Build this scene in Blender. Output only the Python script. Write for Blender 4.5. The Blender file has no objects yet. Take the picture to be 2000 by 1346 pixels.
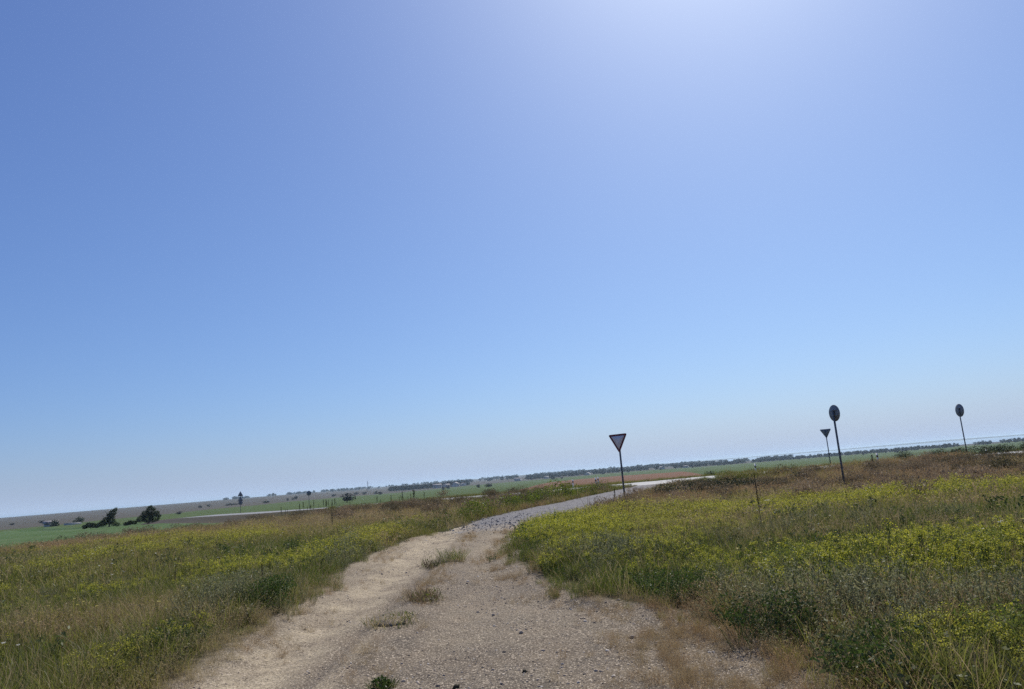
import bpy, math, random
import numpy as np
from mathutils import Matrix, Vector

R = math.radians
SC = bpy.context.scene
COL = SC.collection

# ------------------------------------------------------------------ camera
EYE = 1.6
cam_data = bpy.data.cameras.new('camera')
cam = bpy.data.objects.new('camera', cam_data)
COL.objects.link(cam)
SC.camera = cam
cam_data.sensor_width = 36
cam_data.lens = 36 * 1428 / 2000
cam_data.clip_start = .05
cam_data.clip_end = 40000
cam.matrix_world = (Matrix.Translation((0, 0, EYE)) @ Matrix.Rotation(R(90 + 10.15), 4, 'X')
                    @ Matrix.Rotation(R(-4.66), 4, 'Z'))

# ------------------------------------------------------------------ sky and sun
SUN_EL, SUN_AZ = 48, 21
world = bpy.data.worlds.new('World')
SC.world = world
world.use_nodes = True
wn, wl_ = world.node_tree.nodes, world.node_tree.links
sky = wn.new('ShaderNodeTexSky')
sky.sky_type = 'NISHITA'
sky.sun_disc = False
sky.sun_elevation = R(SUN_EL)
sky.sun_rotation = R(SUN_AZ)
sky.altitude = 0
sky.air_density, sky.dust_density, sky.ozone_density = 1.0, 1.0, 8.0


def wmath(op, a, b=None, clamp=False):
    n = wn.new('ShaderNodeMath')
    n.operation = op
    n.use_clamp = clamp
    for i, v in enumerate((a, b)):
        if v is None:
            continue
        if isinstance(v, (int, float)):
            n.inputs[i].default_value = v
        else:
            wl_.new(v, n.inputs[i])
    return n.outputs[0]


geo = wn.new('ShaderNodeTexCoord')
sxyz = wn.new('ShaderNodeSeparateXYZ')
wl_.new(geo.outputs['Generated'], sxyz.inputs[0])
up = wmath('MAXIMUM', sxyz.outputs[2], 0.0)
low = wmath('POWER', 2.718, wmath('MULTIPLY', up, -1 / math.sin(R(8))))
sep = wn.new('ShaderNodeSeparateColor')
wl_.new(sky.outputs[0], sep.inputs[0])
comb = wn.new('ShaderNodeCombineColor')
for k, (gain, gam, fade) in enumerate(((.95, 1.0, .24), (.98, 1.0, .15), (.99, .8, -.03))):
    v = wmath('POWER', wmath('MULTIPLY', sep.outputs[k], .1), gam)
    v = wmath('MULTIPLY', v, wmath('SUBTRACT', 1.0, wmath('MULTIPLY', low, fade)))
    wl_.new(wmath('MULTIPLY', v, gain * 10), comb.inputs[k])
hz = wmath('POWER', 2.718, wmath('MULTIPLY', up, -1 / math.sin(R(2.0))))
mix = wn.new('ShaderNodeMix')
mix.data_type = 'RGBA'
wl_.new(hz, mix.inputs[0])
wl_.new(comb.outputs[0], mix.inputs[6])
mix.inputs[7].default_value = (4.75, 6.05, 8.3, 1)          # pale air at the horizon
bg = wn['Background']
wl_.new(mix.outputs[2], bg.inputs[0])
bg.inputs[1].default_value = .1

sun_data = bpy.data.lights.new('sun', 'SUN')
sun_data.energy = 5.0
sun_data.angle = R(.5)
sun_data.color = (1, .95, .86)
sun = bpy.data.objects.new('sun', sun_data)
COL.objects.link(sun)
to_sun = Vector((math.sin(R(SUN_AZ)) * math.cos(R(SUN_EL)), math.cos(R(SUN_AZ)) * math.cos(R(SUN_EL)), math.sin(R(SUN_EL))))
sun.rotation_euler = (-to_sun).to_track_quat('-Z', 'Y').to_euler()
sun.location = (60, 140, 160)

SC.view_settings.view_transform = 'Standard'
SC.view_settings.look = 'None'
SC.view_settings.exposure = 0
SC.view_settings.gamma = 1
SC.cycles.max_bounces = 6
SC.cycles.diffuse_bounces = 3
SC.cycles.transmission_bounces = 4
SC.cycles.volume_bounces = 0
SC.cycles.caustics_reflective = False
SC.cycles.caustics_refractive = False
SC.cycles.use_denoising = False
SC.cycles.sample_clamp_indirect = 4

# ------------------------------------------------------------------ terrain
def sstep(a, b, x):
    t = np.clip((x - a) / (b - a), 0, 1)
    return t * t * (3 - 2 * t)


def _hash(ix, iy, seed):
    h = (ix.astype(np.int64) * 374761393 + iy.astype(np.int64) * 668265263 + seed * 974711) & 0x7fffffff
    h = ((h ^ (h >> 13)) * 1274126177) & 0x7fffffff
    return ((h ^ (h >> 16)) & 0xffff) / 65535.0


def vnoise(x, y, seed=0):
    """smooth value noise in -1..1"""
    ix, iy = np.floor(x), np.floor(y)
    fx, fy = x - ix, y - iy
    fx, fy = fx * fx * (3 - 2 * fx), fy * fy * (3 - 2 * fy)
    a, b = _hash(ix, iy, seed), _hash(ix + 1, iy, seed)
    c, d = _hash(ix, iy + 1, seed), _hash(ix + 1, iy + 1, seed)
    return ((a * (1 - fx) + b * fx) * (1 - fy) + (c * (1 - fx) + d * fx) * fy) * 2 - 1


def fbm(x, y, seed=0, octaves=3):
    s, a, t = 0.0, 1.0, 0.0
    for k in range(octaves):
        s = s + a * vnoise(x * 2 ** k + 17.3 * k, y * 2 ** k - 9.1 * k, seed + k * 7)
        t += a
        a *= 0.5
    return s / t


# plan of the crossing: main road centre line (x, y, z), metres, camera at the origin
MAIN = np.array([(420, -30, -1.0), (160, 20, -.1), (80, 38, .35), (31, 45.6, .55), (20, 46.8, .58), (8.6, 48, .48), (-1, 52, .35),
                 (-5.5, 58, .25), (-16, 72, 0), (-30, 95, -.5), (-55, 125, -.85), (-63, 134, -1.1), (-82, 158, -3.0),
                 (-120, 200, -4.2), (-200, 300, -5.2)], float)
MAIN_HALF = 3.1
TRACK_L = np.array([(-40, -2.6), (3, -3.05), (6.8, -3.1), (8.2, -3.1), (10.1, -3.2), (12, -3.23), (15.4, -3.5),
                    (19, -3.5), (22.6, -3.2), (24.3, -2.5)])
TRACK_R = np.array([(-40, 1.6), (3, 1.8), (5.4, 1.68), (7, 1.62), (8.7, 1.2), (9.8, .4), (11.9, 0), (15.2, -.6),
                    (19.3, -.6), (22.9, -.3)])
GRAVEL_L = np.array([(21.5, -3.1), (24.2, -2.5), (30.3, -.98), (34.1, 1.27), (41.3, 4.98), (47, 8)])
GRAVEL_R = np.array([(21.5, -.4), (22.9, -.3), (25.4, 1.25), (29.6, 3.1), (40, 7.0), (44, 9.2), (47, 12.5)])


def poly_near(x, y, P):
    """distance to polyline P and the height interpolated along it"""
    best = np.full(x.shape, 1e9)
    z = np.zeros(x.shape)
    for a, b in zip(P[:-1], P[1:]):
        d = b - a
        t = np.clip(((x - a[0]) * d[0] + (y - a[1]) * d[1]) / (d[0] ** 2 + d[1] ** 2), 0, 1)
        q = np.hypot(x - a[0] - t * d[0], y - a[1] - t * d[1])
        m = q < best
        best = np.where(m, q, best)
        z = np.where(m, a[2] + t * d[2], z)
    return best, z


def track_inside(x, y):
    """signed metres inside the dirt track (positive inside)"""
    l = np.interp(y, TRACK_L[:, 0], TRACK_L[:, 1])
    r = np.interp(y, TRACK_R[:, 0], TRACK_R[:, 1])
    s = np.minimum(x - l, r - x)
    s = np.minimum(s, 23.2 - (x + 1.4) * .35 - y)
    return s + .16 * fbm(x / 1.1, y / 1.1, 31) + .09 * fbm(x * 3, y * 3, 37, 2)


def gravel_inside(x, y):
    l = np.interp(y, GRAVEL_L[:, 0], GRAVEL_L[:, 1])
    r = np.interp(y, GRAVEL_R[:, 0], GRAVEL_R[:, 1])
    s = np.minimum(x - l, r - x)
    s = np.minimum(s, np.minimum(y - 22.2, 47.5 - y))
    return s + .22 * fbm(x / 1.5, y / 1.5, 41)


RR = np.array([0, 60, 90, 160, 320, 900, 1500, 4000, 9600], float)
Z_RIGHT = np.array([0, 0, -.6, -1.8, -4, -8.5, -9.5, -9.5, -9.5])
Z_MID = np.array([0, 0, -.6, -1.8, -4, -8.0, -7.0, -3.0, 6])
Z_LEFT = np.array([0, 0, -.6, -1.8, -4, -5.2, -3, 3.5, 4])


def height(x, y):
    x, y = np.asarray(x, float), np.asarray(y, float)
    r = np.hypot(x, y)
    az = np.degrees(np.arctan2(x, y))
    wl = 1 - sstep(-20, -8, az)
    wr = sstep(8, 16, az)
    zf = np.interp(r, RR, Z_LEFT) * wl + np.interp(r, RR, Z_RIGHT) * wr + np.interp(r, RR, Z_MID) * (1 - wl - wr)
    zf = zf + sstep(1500, 4000, r) * (1 - wr) * 3 * fbm(x / 900, y / 900, 5)
    u = y - .7 * (x + 27)
    drop = -1.2 * sstep(0, -35, x) * sstep(27, 58, u)
    z = np.minimum(zf, drop)
    z = z + .05 * fbm(x / 4, y / 4, 3) * sstep(200, 60, r)
    z = z + .22 * sstep(11, 15, x) * sstep(31, 24.5, x) * sstep(26, 35, y) * sstep(46, 43, y)
    # road embankments
    d, zr = poly_near(x, y, MAIN)
    w = sstep(MAIN_HALF + 4.0, MAIN_HALF + .3, d)
    z = z * (1 - w) + zr * w
    g = gravel_inside(x, y)
    zg = np.interp(y, [20, 24, 30, 34, 40, 46], [0, .02, .12, .2, .32, .43])
    w = sstep(-2.2, 0, g) * (1 - sstep(MAIN_HALF + .2, MAIN_HALF - 1.0, d)) * sstep(19, 25, y)
    z = z * (1 - w) + zg * w
    # worn track
    t = track_inside(x, y)
    w = sstep(-.25, .35, t)
    wx = x + .06 * fbm(y / 2.5, y * 0, 29)
    rut = -.055 * np.exp(-((wx + 2.55) / .34) ** 2) - .03 * np.exp(-((wx + .75) / .4) ** 2)
    rut = rut + .035 * np.exp(-((wx + 1.68) / .2) ** 2) - .025 * np.exp(-((wx + 2.02) / .09) ** 2) + .02 * np.exp(-((wx + 3.0) / .12) ** 2)
    lump = .03 * fbm(x / .9, y / .9, 11, 3) + .012 * fbm(x * 4, y * 4, 13, 2) + .009 * fbm(x * 12, y * 12, 19, 2) * (.3 + .7 * sstep(-2.1, -1.4, x))
    near = sstep(60, 20, r)
    z = z + w * (-.06 + rut) * near + (w * 1.0 + (1 - w) * .8) * lump * near
    w2 = sstep(-.1, .3, g)
    z = z + w2 * near * .03 * fbm(x * 1.7, y * 1.7, 23, 3) * sstep(34, 24, y)
    return z


def ground_z(x, y):
    return float(height(np.array([float(x)]), np.array([float(y)]))[0])


# ------------------------------------------------------------------ helpers
def tag(o, label=None, cat=None, group=None, kind=None):
    for k, v in (('label', label), ('category', cat), ('group', group), ('kind', kind)):
        if v:
            o[k] = v
    return o


def link(name, me, parent=None, mats=()):
    o = bpy.data.objects.new(name, me)
    COL.objects.link(o)
    if parent:
        o.parent = parent
    for m in mats:
        me.materials.append(m)
    return o


def empty(name, loc, rz=0.0):
    o = bpy.data.objects.new(name, None)
    COL.objects.link(o)
    o.empty_display_size = .3
    o.location = loc
    o.rotation_euler = (0, 0, rz)
    return o


def copy_tree(o, parent=None):
    c = o.copy()
    COL.objects.link(c)
    if parent:
        c.parent = parent
    for ch in [k for k in o.children]:
        copy_tree(ch, c)
    return c


def np_mesh(name, V, faces, mat_idx=None, attr=None, smooth=False):
    """faces: list of int arrays (n, k)"""
    me = bpy.data.meshes.new(name)
    V = np.asarray(V, np.float32)
    me.vertices.add(len(V))
    me.vertices.foreach_set('co', V.ravel())
    faces = [f for f in faces if len(f)]
    loops = np.concatenate([f.ravel() for f in faces]).astype(np.int32)
    sizes = np.concatenate([np.full(len(f), f.shape[1], np.int32) for f in faces])
    me.loops.add(len(loops))
    me.loops.foreach_set('vertex_index', loops)
    me.polygons.add(len(sizes))
    starts = np.concatenate([[0], np.cumsum(sizes)[:-1]]).astype(np.int32)
    me.polygons.foreach_set('loop_start', starts)
    if mat_idx is not None:
        me.polygons.foreach_set('material_index', np.concatenate(mat_idx).astype(np.int32))
    if smooth:
        me.polygons.foreach_set('use_smooth', np.ones(len(sizes), bool))
    me.update(calc_edges=True)
    if attr is not None:
        for nm, a in attr.items():
            at = me.attributes.new(nm, 'FLOAT', 'POINT')
            at.data.foreach_set('value', np.asarray(a, np.float32))
    return me


class Geo:
    """collects vertices, faces and a per-leaf random value, then links them as one mesh"""

    def __init__(s):
        s.V, s.Q, s.T, s.mq, s.mt, s.v, s.n = [], [], [], [], [], [], 0

    def add(s, V, quads=None, tris=None, mat=0, v=None):
        V = np.asarray(V, float).reshape(-1, 3)
        if quads is not None and len(quads):
            s.Q.append(np.asarray(quads) + s.n)
            s.mq.append(np.full(len(quads), mat))
        if tris is not None and len(tris):
            s.T.append(np.asarray(tris) + s.n)
            s.mt.append(np.full(len(tris), mat))
        s.V.append(V)
        s.v.append(np.full(len(V), .5) if v is None else np.asarray(v, float))
        s.n += len(V)

    def blades(s, rng, n, rad, h, w, lean=.35, curve=.3, mat=0, center=(0, 0), z0=0):
        a = rng.uniform(0, 6.283, n)
        q = rad * np.sqrt(rng.uniform(0, 1, n))
        bx, by = center[0] + q * np.cos(a), center[1] + q * np.sin(a)
        d = rng.uniform(0, 6.283, n)
        H = rng.uniform(h[0], h[1], n)
        ln = H * lean * rng.uniform(0, 1, n)
        cv = H * curve * rng.uniform(0, 1, n)
        W = w * rng.uniform(.6, 1.3, n) / 2
        f = rng.uniform(0, 6.283, n)
        wx, wy = np.cos(f), np.sin(f)
        P = []
        for t, ww in ((0, .8), (.4, 1), (.75, .7), (1, 0)):
            off = ln * t + cv * t * t
            x, y = bx + np.cos(d) * off, by + np.sin(d) * off
            z = z0 - .02 + H * t - cv * t * t * .45
            if ww:
                P.append(np.stack([x - wx * W * ww, y - wy * W * ww, z], 1))
                P.append(np.stack([x + wx * W * ww, y + wy * W * ww, z], 1))
            else:
                P.append(np.stack([x, y, z], 1))
        V = np.stack(P, 1)
        b = np.arange(n)[:, None] * 7
        quads = np.concatenate([b + [0, 1, 3, 2], b + [2, 3, 5, 4]])
        s.add(V, quads, b + [4, 5, 6], mat, np.repeat(rng.uniform(0, 1, n), 7))
        return V[:, 6, :]

    def leaves(s, rng, P, size, mat=0, flat=0.0, aspect=.5, v=None):
        """pointed four-sided leaves at points P, flat = 1 keeps them level"""
        n = len(P)
        if not n:
            return
        d = rng.normal(size=(n, 3))
        d[:, 2] *= (1 - flat)
        d /= np.linalg.norm(d, axis=1)[:, None] + 1e-9
        e = rng.normal(size=(n, 3))
        e[:, 2] *= (1 - flat)
        e -= d * (e * d).sum(1)[:, None]
        e /= np.linalg.norm(e, axis=1)[:, None] + 1e-9
        S = (size * rng.uniform(.6, 1.4, n))[:, None]
        V = np.stack([P - d * S * .5, P + e * S * .5 * aspect + d * S * .08, P + d * S * .5, P - e * S * .5 * aspect + d * S * .08], 1)
        b = np.arange(n)[:, None] * 4
        s.add(V, b + [0, 1, 2, 3], None, mat, np.repeat(rng.uniform(0, 1, n) if v is None else v, 4))

    def tube(s, pts, r0, r1=None, seg=8, mat=0, cap=True):
        pts = [Vector(p) for p in pts]
        r1 = r0 if r1 is None else r1
        V, Q = [], []
        for i, p in enumerate(pts):
            d = (pts[min(i + 1, len(pts) - 1)] - pts[max(i - 1, 0)]).normalized()
            u = d.orthogonal().normalized()
            if abs(d.z) > .9:
                u = (Vector((1, 0, 0)) - d * d.x).normalized()
            w = d.cross(u)
            r = r0 + (r1 - r0) * i / max(1, len(pts) - 1)
            for k in range(seg):
                a = 6.28319 * k / seg
                V.append(p + (u * math.cos(a) + w * math.sin(a)) * r)
        for i in range(len(pts) - 1):
            for k in range(seg):
                Q.append((i * seg + k, i * seg + (k + 1) % seg, (i + 1) * seg + (k + 1) % seg, (i + 1) * seg + k))
        T = []
        if cap:
            n = len(V)
            V += [pts[0], pts[-1]]
            for k in range(seg):
                T.append((n, (k + 1) % seg, k))
                T.append((n + 1, (len(pts) - 1) * seg + k, (len(pts) - 1) * seg + (k + 1) % seg))
        s.add([tuple(v) for v in V], Q, T, mat)

    def box(s, lo, hi, mat=0):
        x0, y0, z0 = lo
        x1, y1, z1 = hi
        V = [(x0, y0, z0), (x1, y0, z0), (x1, y1, z0), (x0, y1, z0), (x0, y0, z1), (x1, y0, z1), (x1, y1, z1), (x0, y1, z1)]
        s.add(V, [(0, 3, 2, 1), (4, 5, 6, 7), (0, 1, 5, 4), (1, 2, 6, 5), (2, 3, 7, 6), (3, 0, 4, 7)], None, mat)

    def prism(s, outline, y0, y1, mat=0, hole=None):
        """outline: (x, z) points; a plate between y0 and y1, with an optional hole of the same count"""
        n = len(outline)
        V = [(x, y0, z) for x, z in outline] + [(x, y1, z) for x, z in outline]
        Q = [(k, (k + 1) % n, n + (k + 1) % n, n + k) for k in range(n)]
        T = []
        if hole:
            V += [(x, y0, z) for x, z in hole] + [(x, y1, z) for x, z in hole]
            for k in range(n):
                j = (k + 1) % n
                Q += [(k, 2 * n + k, 2 * n + j, j), (n + k, n + j, 3 * n + j, 3 * n + k), (2 * n + k, 3 * n + k, 3 * n + j, 2 * n + j)]
        else:
            cx, cz = sum(p[0] for p in outline) / n, sum(p[1] for p in outline) / n
            V += [(cx, y0, cz), (cx, y1, cz)]
            for k in range(n):
                j = (k + 1) % n
                T += [(2 * n, j, k), (2 * n + 1, n + k, n + j)]
        s.add(V, Q, T, mat)

    def mesh(s, name, smooth=False):
        fs, ms = [], []
        if s.Q:
            fs.append(np.concatenate(s.Q))
            ms.append(np.concatenate(s.mq))
        if s.T:
            fs.append(np.concatenate(s.T))
            ms.append(np.concatenate(s.mt))
        return np_mesh(name, np.concatenate(s.V), fs, ms, {'v': np.concatenate(s.v)}, smooth)

    def build(s, name, mats, parent=None, smooth=False):
        return link(name, s.mesh(name, smooth), parent, mats if isinstance(mats, (list, tuple)) else [mats])


# ------------------------------------------------------------------ materials
class NT:
    def __init__(s, name):
        s.m = bpy.data.materials.new(name)
        s.m.use_nodes = True
        s.t = s.m.node_tree
        s.n, s.l = s.t.nodes, s.t.links
        s.p = s.n['Principled BSDF']
        s.out = s.n['Material Output']

    def new(s, typ, **kw):
        n = s.n.new(typ)
        for k, v in kw.items():
            setattr(n, k, v)
        return n

    def put(s, sock, v):
        if isinstance(v, (int, float, tuple)):
            sock.default_value = (*v, 1) if isinstance(v, tuple) and len(v) == 3 and sock.type == 'RGBA' else v
        else:
            s.l.new(v, sock)

    def math(s, op, a, b=0.0, clamp=False):
        n = s.new('ShaderNodeMath', operation=op, use_clamp=clamp)
        s.put(n.inputs[0], a)
        s.put(n.inputs[1], b)
        return n.outputs[0]

    def noise(s, scale, detail=4, rough=.6, vec=None, w=None):
        n = s.new('ShaderNodeTexNoise')
        n.inputs['Scale'].default_value = scale
        n.inputs['Detail'].default_value = detail
        n.inputs['Roughness'].default_value = rough
        s.l.new(vec or s.pos(), n.inputs['Vector'])
        return n.outputs['Fac']

    def pos(s):
        if not hasattr(s, '_pos'):
            s._pos = s.new('ShaderNodeNewGeometry').outputs['Position']
        return s._pos

    def scaled(s, v):
        n = s.new('ShaderNodeVectorMath', operation='MULTIPLY')
        s.l.new(s.pos(), n.inputs[0])
        n.inputs[1].default_value = v
        return n.outputs[0]

    def ramp(s, fac, lo, hi):
        n = s.new('ShaderNodeMapRange')
        s.put(n.inputs[0], fac)
        n.inputs[1].default_value, n.inputs[2].default_value = lo, hi
        return n.outputs[0]

    def mix(s, fac, a, b):
        n = s.new('ShaderNodeMix', data_type='RGBA')
        s.put(n.inputs[0], fac)
        s.put(n.inputs[6], a)
        s.put(n.inputs[7], b)
        return n.outputs[2]

    def attr(s, name, typ='GEOMETRY'):
        n = s.new('ShaderNodeAttribute', attribute_name=name, attribute_type=typ)
        return n.outputs['Fac']

    def bump(s, h, strength=.5, dist=.02):
        n = s.new('ShaderNodeBump')
        n.inputs['Strength'].default_value = strength
        n.inputs['Distance'].default_value = dist
        s.put(n.inputs['Height'], h)
        s.l.new(n.outputs[0], s.p.inputs['Normal'])

    def base(s, c, rough=.9, spec=.2):
        s.put(s.p.inputs['Base Color'], c)
        s.put(s.p.inputs['Roughness'], rough)
        s.p.inputs['Specular IOR Level'].default_value = spec
        return s.m


def plant_mat(name, a, b, trans=.45, dry=None, rough=.75):
    """leaf colour between a and b from leaf to leaf, a share of dry colour by instance tint, light passes through"""
    t = NT(name)
    c = t.mix(t.attr('v'), a, b)
    info = t.new('ShaderNodeObjectInfo')
    c = t.mix(t.math('MULTIPLY', info.outputs['Random'], .5), c, tuple(x * .62 for x in a))
    if dry:
        c = t.mix(t.attr('tint', 'INSTANCER'), c, dry)
    d = t.new('ShaderNodeBsdfDiffuse')
    tr = t.new('ShaderNodeBsdfTranslucent')
    t.put(d.inputs[0], c)
    t.put(tr.inputs[0], c)
    m1 = t.new('ShaderNodeMixShader')
    m1.inputs[0].default_value = trans
    t.l.new(d.outputs[0], m1.inputs[1])
    t.l.new(tr.outputs[0], m1.inputs[2])
    g = t.new('ShaderNodeBsdfGlossy')
    g.inputs['Roughness'].default_value = .45
    g.inputs[0].default_value = (1, 1, 1, 1)
    m2 = t.new('ShaderNodeMixShader')
    m2.inputs[0].default_value = .016 if rough < .8 else .010
    t.l.new(m1.outputs[0], m2.inputs[1])
    t.l.new(g.outputs[0], m2.inputs[2])
    t.l.new(m2.outputs[0], t.out.inputs[0])
    return t.m


M = {}
M['green'] = plant_mat('green_blades', (.072, .108, .014), (.18, .21, .03), .5, (.36, .30, .09))
M['deep'] = plant_mat('deep_green_leaves', (.028, .058, .012), (.085, .125, .026), .45, (.24, .20, .09))
M['dry'] = plant_mat('dry_straw', (.30, .235, .115), (.52, .42, .23), .4, (.33, .22, .115), .9)
M['brown'] = plant_mat('brown_stalk', (.10, .075, .05), (.20, .15, .095), .2, None, .9)
M['dark_stalk'] = plant_mat('dark_stalk', (.03, .027, .018), (.075, .065, .04), .2, None, .9)
M['yellow'] = plant_mat('yellow_green_flowers', (.33, .34, .035), (.56, .52, .055), .5, (.36, .32, .07))
M['yellowleaf'] = plant_mat('spurge_leaves', (.12, .155, .03), (.21, .24, .05), .5, (.28, .22, .08))
M['grey'] = plant_mat('grey_green_leaves', (.15, .165, .075), (.29, .29, .15), .45, (.34, .29, .16))
M['dark_scrub'] = plant_mat('dark_scrub_leaves', (.022, .032, .014), (.055, .062, .026), .3)  # dark green-brown leaf colour of the verge shrubs
M['scrub'] = plant_mat('dry_scrub_leaves', (.25, .175, .105), (.42, .315, .195), .3, (.06, .06, .026), .9)
M['white'] = plant_mat('white_petals', (.75, .72, .62), (.85, .82, .7), .4)
M['gold'] = plant_mat('golden_petals', (.75, .62, .16), (.85, .75, .25), .4)
M['tree'] = plant_mat('tree_leaves', (.022, .040, .014), (.055, .082, .028), .35)
M['fartree'] = plant_mat('far_tree_leaves', (.008, .016, .016), (.018, .03, .024), .15)


def dirt_colour(t):
    c = t.mix(t.attr('sand'), (.138, .116, .090), (.42, .35, .24))          # stony right lane, sandy left rut
    c = t.mix(t.ramp(t.noise(1.3, 5), .42, .72), c, (.215, .172, .122))
    c = t.mix(t.ramp(t.noise(5, 6, .7), .45, .8), c, (.165, .13, .095))
    c = t.mix(t.ramp(t.noise(34, 5, .8), .5, .62), c, (.075, .058, .043))
    c = t.mix(t.ramp(t.noise(52, 3, .65), .55, .63), c, (.55, .46, .345))
    return c


def soil_mat():
    t = NT('meadow_soil')
    n = t.noise(.6, 6)
    c = t.mix(t.ramp(n, .35, .65), (.035, .032, .016), (.085, .064, .036))
    c = t.mix(t.ramp(t.noise(9, 4), .4, .7), c, (.06, .062, .024))
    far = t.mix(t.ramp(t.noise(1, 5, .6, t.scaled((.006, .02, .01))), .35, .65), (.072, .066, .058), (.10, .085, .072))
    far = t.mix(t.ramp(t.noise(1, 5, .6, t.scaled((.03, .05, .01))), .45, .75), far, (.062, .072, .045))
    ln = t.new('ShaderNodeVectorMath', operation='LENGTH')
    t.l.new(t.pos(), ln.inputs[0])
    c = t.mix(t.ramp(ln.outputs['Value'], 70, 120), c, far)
    worn = t.math('ADD', t.attr('worn'), t.math('MULTIPLY', t.math('SUBTRACT', t.noise(7, 5, .7), .5), .9))
    c = t.mix(t.ramp(worn, .35, .75), c, dirt_colour(t))
    t.bump(t.math('ADD', t.noise(60, 4, .7), t.math('MULTIPLY', t.noise(14, 4), 1.3)), .9, .016)
    return t.base(c, 1, .05)


def track_mat():
    t = NT('track_dirt')
    c = dirt_colour(t)
    h = t.math('ADD', t.noise(60, 4, .7), t.math('MULTIPLY', t.noise(14, 4), 1.3))
    t.bump(h, .9, .016)
    return t.base(c, .97, .08)


def gravel_mat():
    t = NT('crushed_stone')
    v = t.new('ShaderNodeTexVoronoi')
    v.inputs['Scale'].default_value = 14
    t.l.new(t.pos(), v.inputs['Vector'])
    c = t.mix(t.ramp(t.noise(2.2, 5), .35, .7), (.098, .094, .096), (.155, .147, .145))
    c = t.mix(t.ramp(v.outputs['Color'], .25, .8), c, (.205, .195, .195))
    c = t.mix(t.ramp(t.math('ADD', t.attr('dust'), t.math('SUBTRACT', t.noise(1.2, 5), .5)), .35, .8), c, dirt_colour(t))
    t.bump(v.outputs['Distance'], .8, .04)
    return t.base(c, .9, .2)


def road_mat():
    t = NT('pale_asphalt')
    c = t.mix(t.ramp(t.noise(.8, 5), .35, .7), (.19, .184, .17), (.27, .26, .24))
    c = t.mix(t.ramp(t.noise(40, 3), .5, .7), c, (.19, .182, .172))
    t.bump(t.noise(60, 3), .15, .006)
    return t.base(c, .55, .3)


def field_mat(name, a, b, c3, sx=.012, sy=.05):
    t = NT(name)
    c = t.mix(t.ramp(t.noise(1, 6, .6, t.scaled((sx, sy, .01))), .35, .65), a, b)
    c = t.mix(t.ramp(t.noise(1, 5, .65, t.scaled((sx * 8, sy * 6, .01))), .5, .75), c, c3)
    c = t.mix(t.ramp(t.noise(1.2, 4, .7), .5, .8), c, tuple(x * .7 for x in a))
    t.bump(t.noise(2, 5, .7), 1, .25)
    return t.base(c, 1, .03)


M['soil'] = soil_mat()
M['track'] = track_mat()
M['gravel'] = gravel_mat()
M['road'] = road_mat()
M['crop'] = field_mat('green_crop', (.062, .094, .034), (.085, .118, .044), (.115, .125, .06))
M['crop2'] = field_mat('blue_green_crop', (.062, .115, .038), (.10, .15, .068), (.17, .18, .11), .02, .06)
M['fallow'] = field_mat('red_fallow', (.20, .098, .064), (.155, .098, .062), (.10, .09, .05))


def simple(name, c, rough=.6, metal=0.0, spec=.4, var=.25, scale=6):
    t = NT(name)
    n = t.noise(scale, 5)
    cc = t.mix(t.ramp(n, .35, .75), c, tuple(x * (1 - var) for x in c))
    t.p.inputs['Metallic'].default_value = metal
    t.bump(t.noise(scale * 8, 3), .15, .004)
    return t.base(cc, rough, spec)


M['steel'] = simple('galvanised_steel', (.30, .31, .32), .5, .7)
M['pole'] = simple('weathered_steel_pole', (.16, .165, .17), .6, .4, var=.4)
M['signback'] = simple('grey_sign_back', (.27, .275, .28), .6, .3)
M['signwhite'] = simple('reflective_white_sheeting', (.80, .71, .69), .6, var=.1)
M['signred'] = simple('red_sign_border', (.17, .016, .022), .5, var=.15)
M['signblue'] = simple('dark_blue_sign_face', (.03, .06, .16), .45)
M['postwhite'] = simple('white_post_plastic', (.80, .79, .75), .5, var=.12)
M['postblack'] = simple('black_band', (.02, .02, .02), .5)
M['reflector'] = simple('orange_reflector', (.6, .22, .04), .3)
M['concrete'] = simple('pale_concrete', (.55, .53, .49), .9, var=.3, scale=2)
M['plaster'] = simple('limewash', (.48, .47, .45), .9, var=.3, scale=1)
M['roof'] = simple('faded_roof', (.34, .31, .30), .8, var=.3, scale=2)
M['dark'] = simple('dark_opening', (.03, .03, .035), .4)
M['bark'] = simple('bark', (.07, .055, .04), .95, var=.4, scale=10)


def stone_mat():
    t = NT('stone')
    info = t.new('ShaderNodeObjectInfo')
    c = t.mix(info.outputs['Random'], (.24, .19, .14), (.52, .43, .33))
    c = t.mix(t.ramp(info.outputs['Random'], .85, 1), c, (.60, .57, .52))
    c = t.mix(t.ramp(t.noise(40, 4), .4, .8), c, (.16, .13, .11))
    return t.base(c, .9, .2)


M['stone'] = stone_mat()
t_ = NT('grey_stone')
i_ = t_.new('ShaderNodeObjectInfo')
M['greystone'] = t_.base(t_.mix(i_.outputs['Random'], (.10, .097, .10), (.34, .325, .315)), .85, .3)

# ------------------------------------------------------------------ the ground: one sheet of rings, cut into its surfaces
def spots_(x, y, L):
    s = np.zeros(x.shape)
    for px, py, rx, ry in L:
        s = s + np.exp(-((x - px) / rx) ** 2 - ((y - py) / ry) ** 2)
    return s


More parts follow.
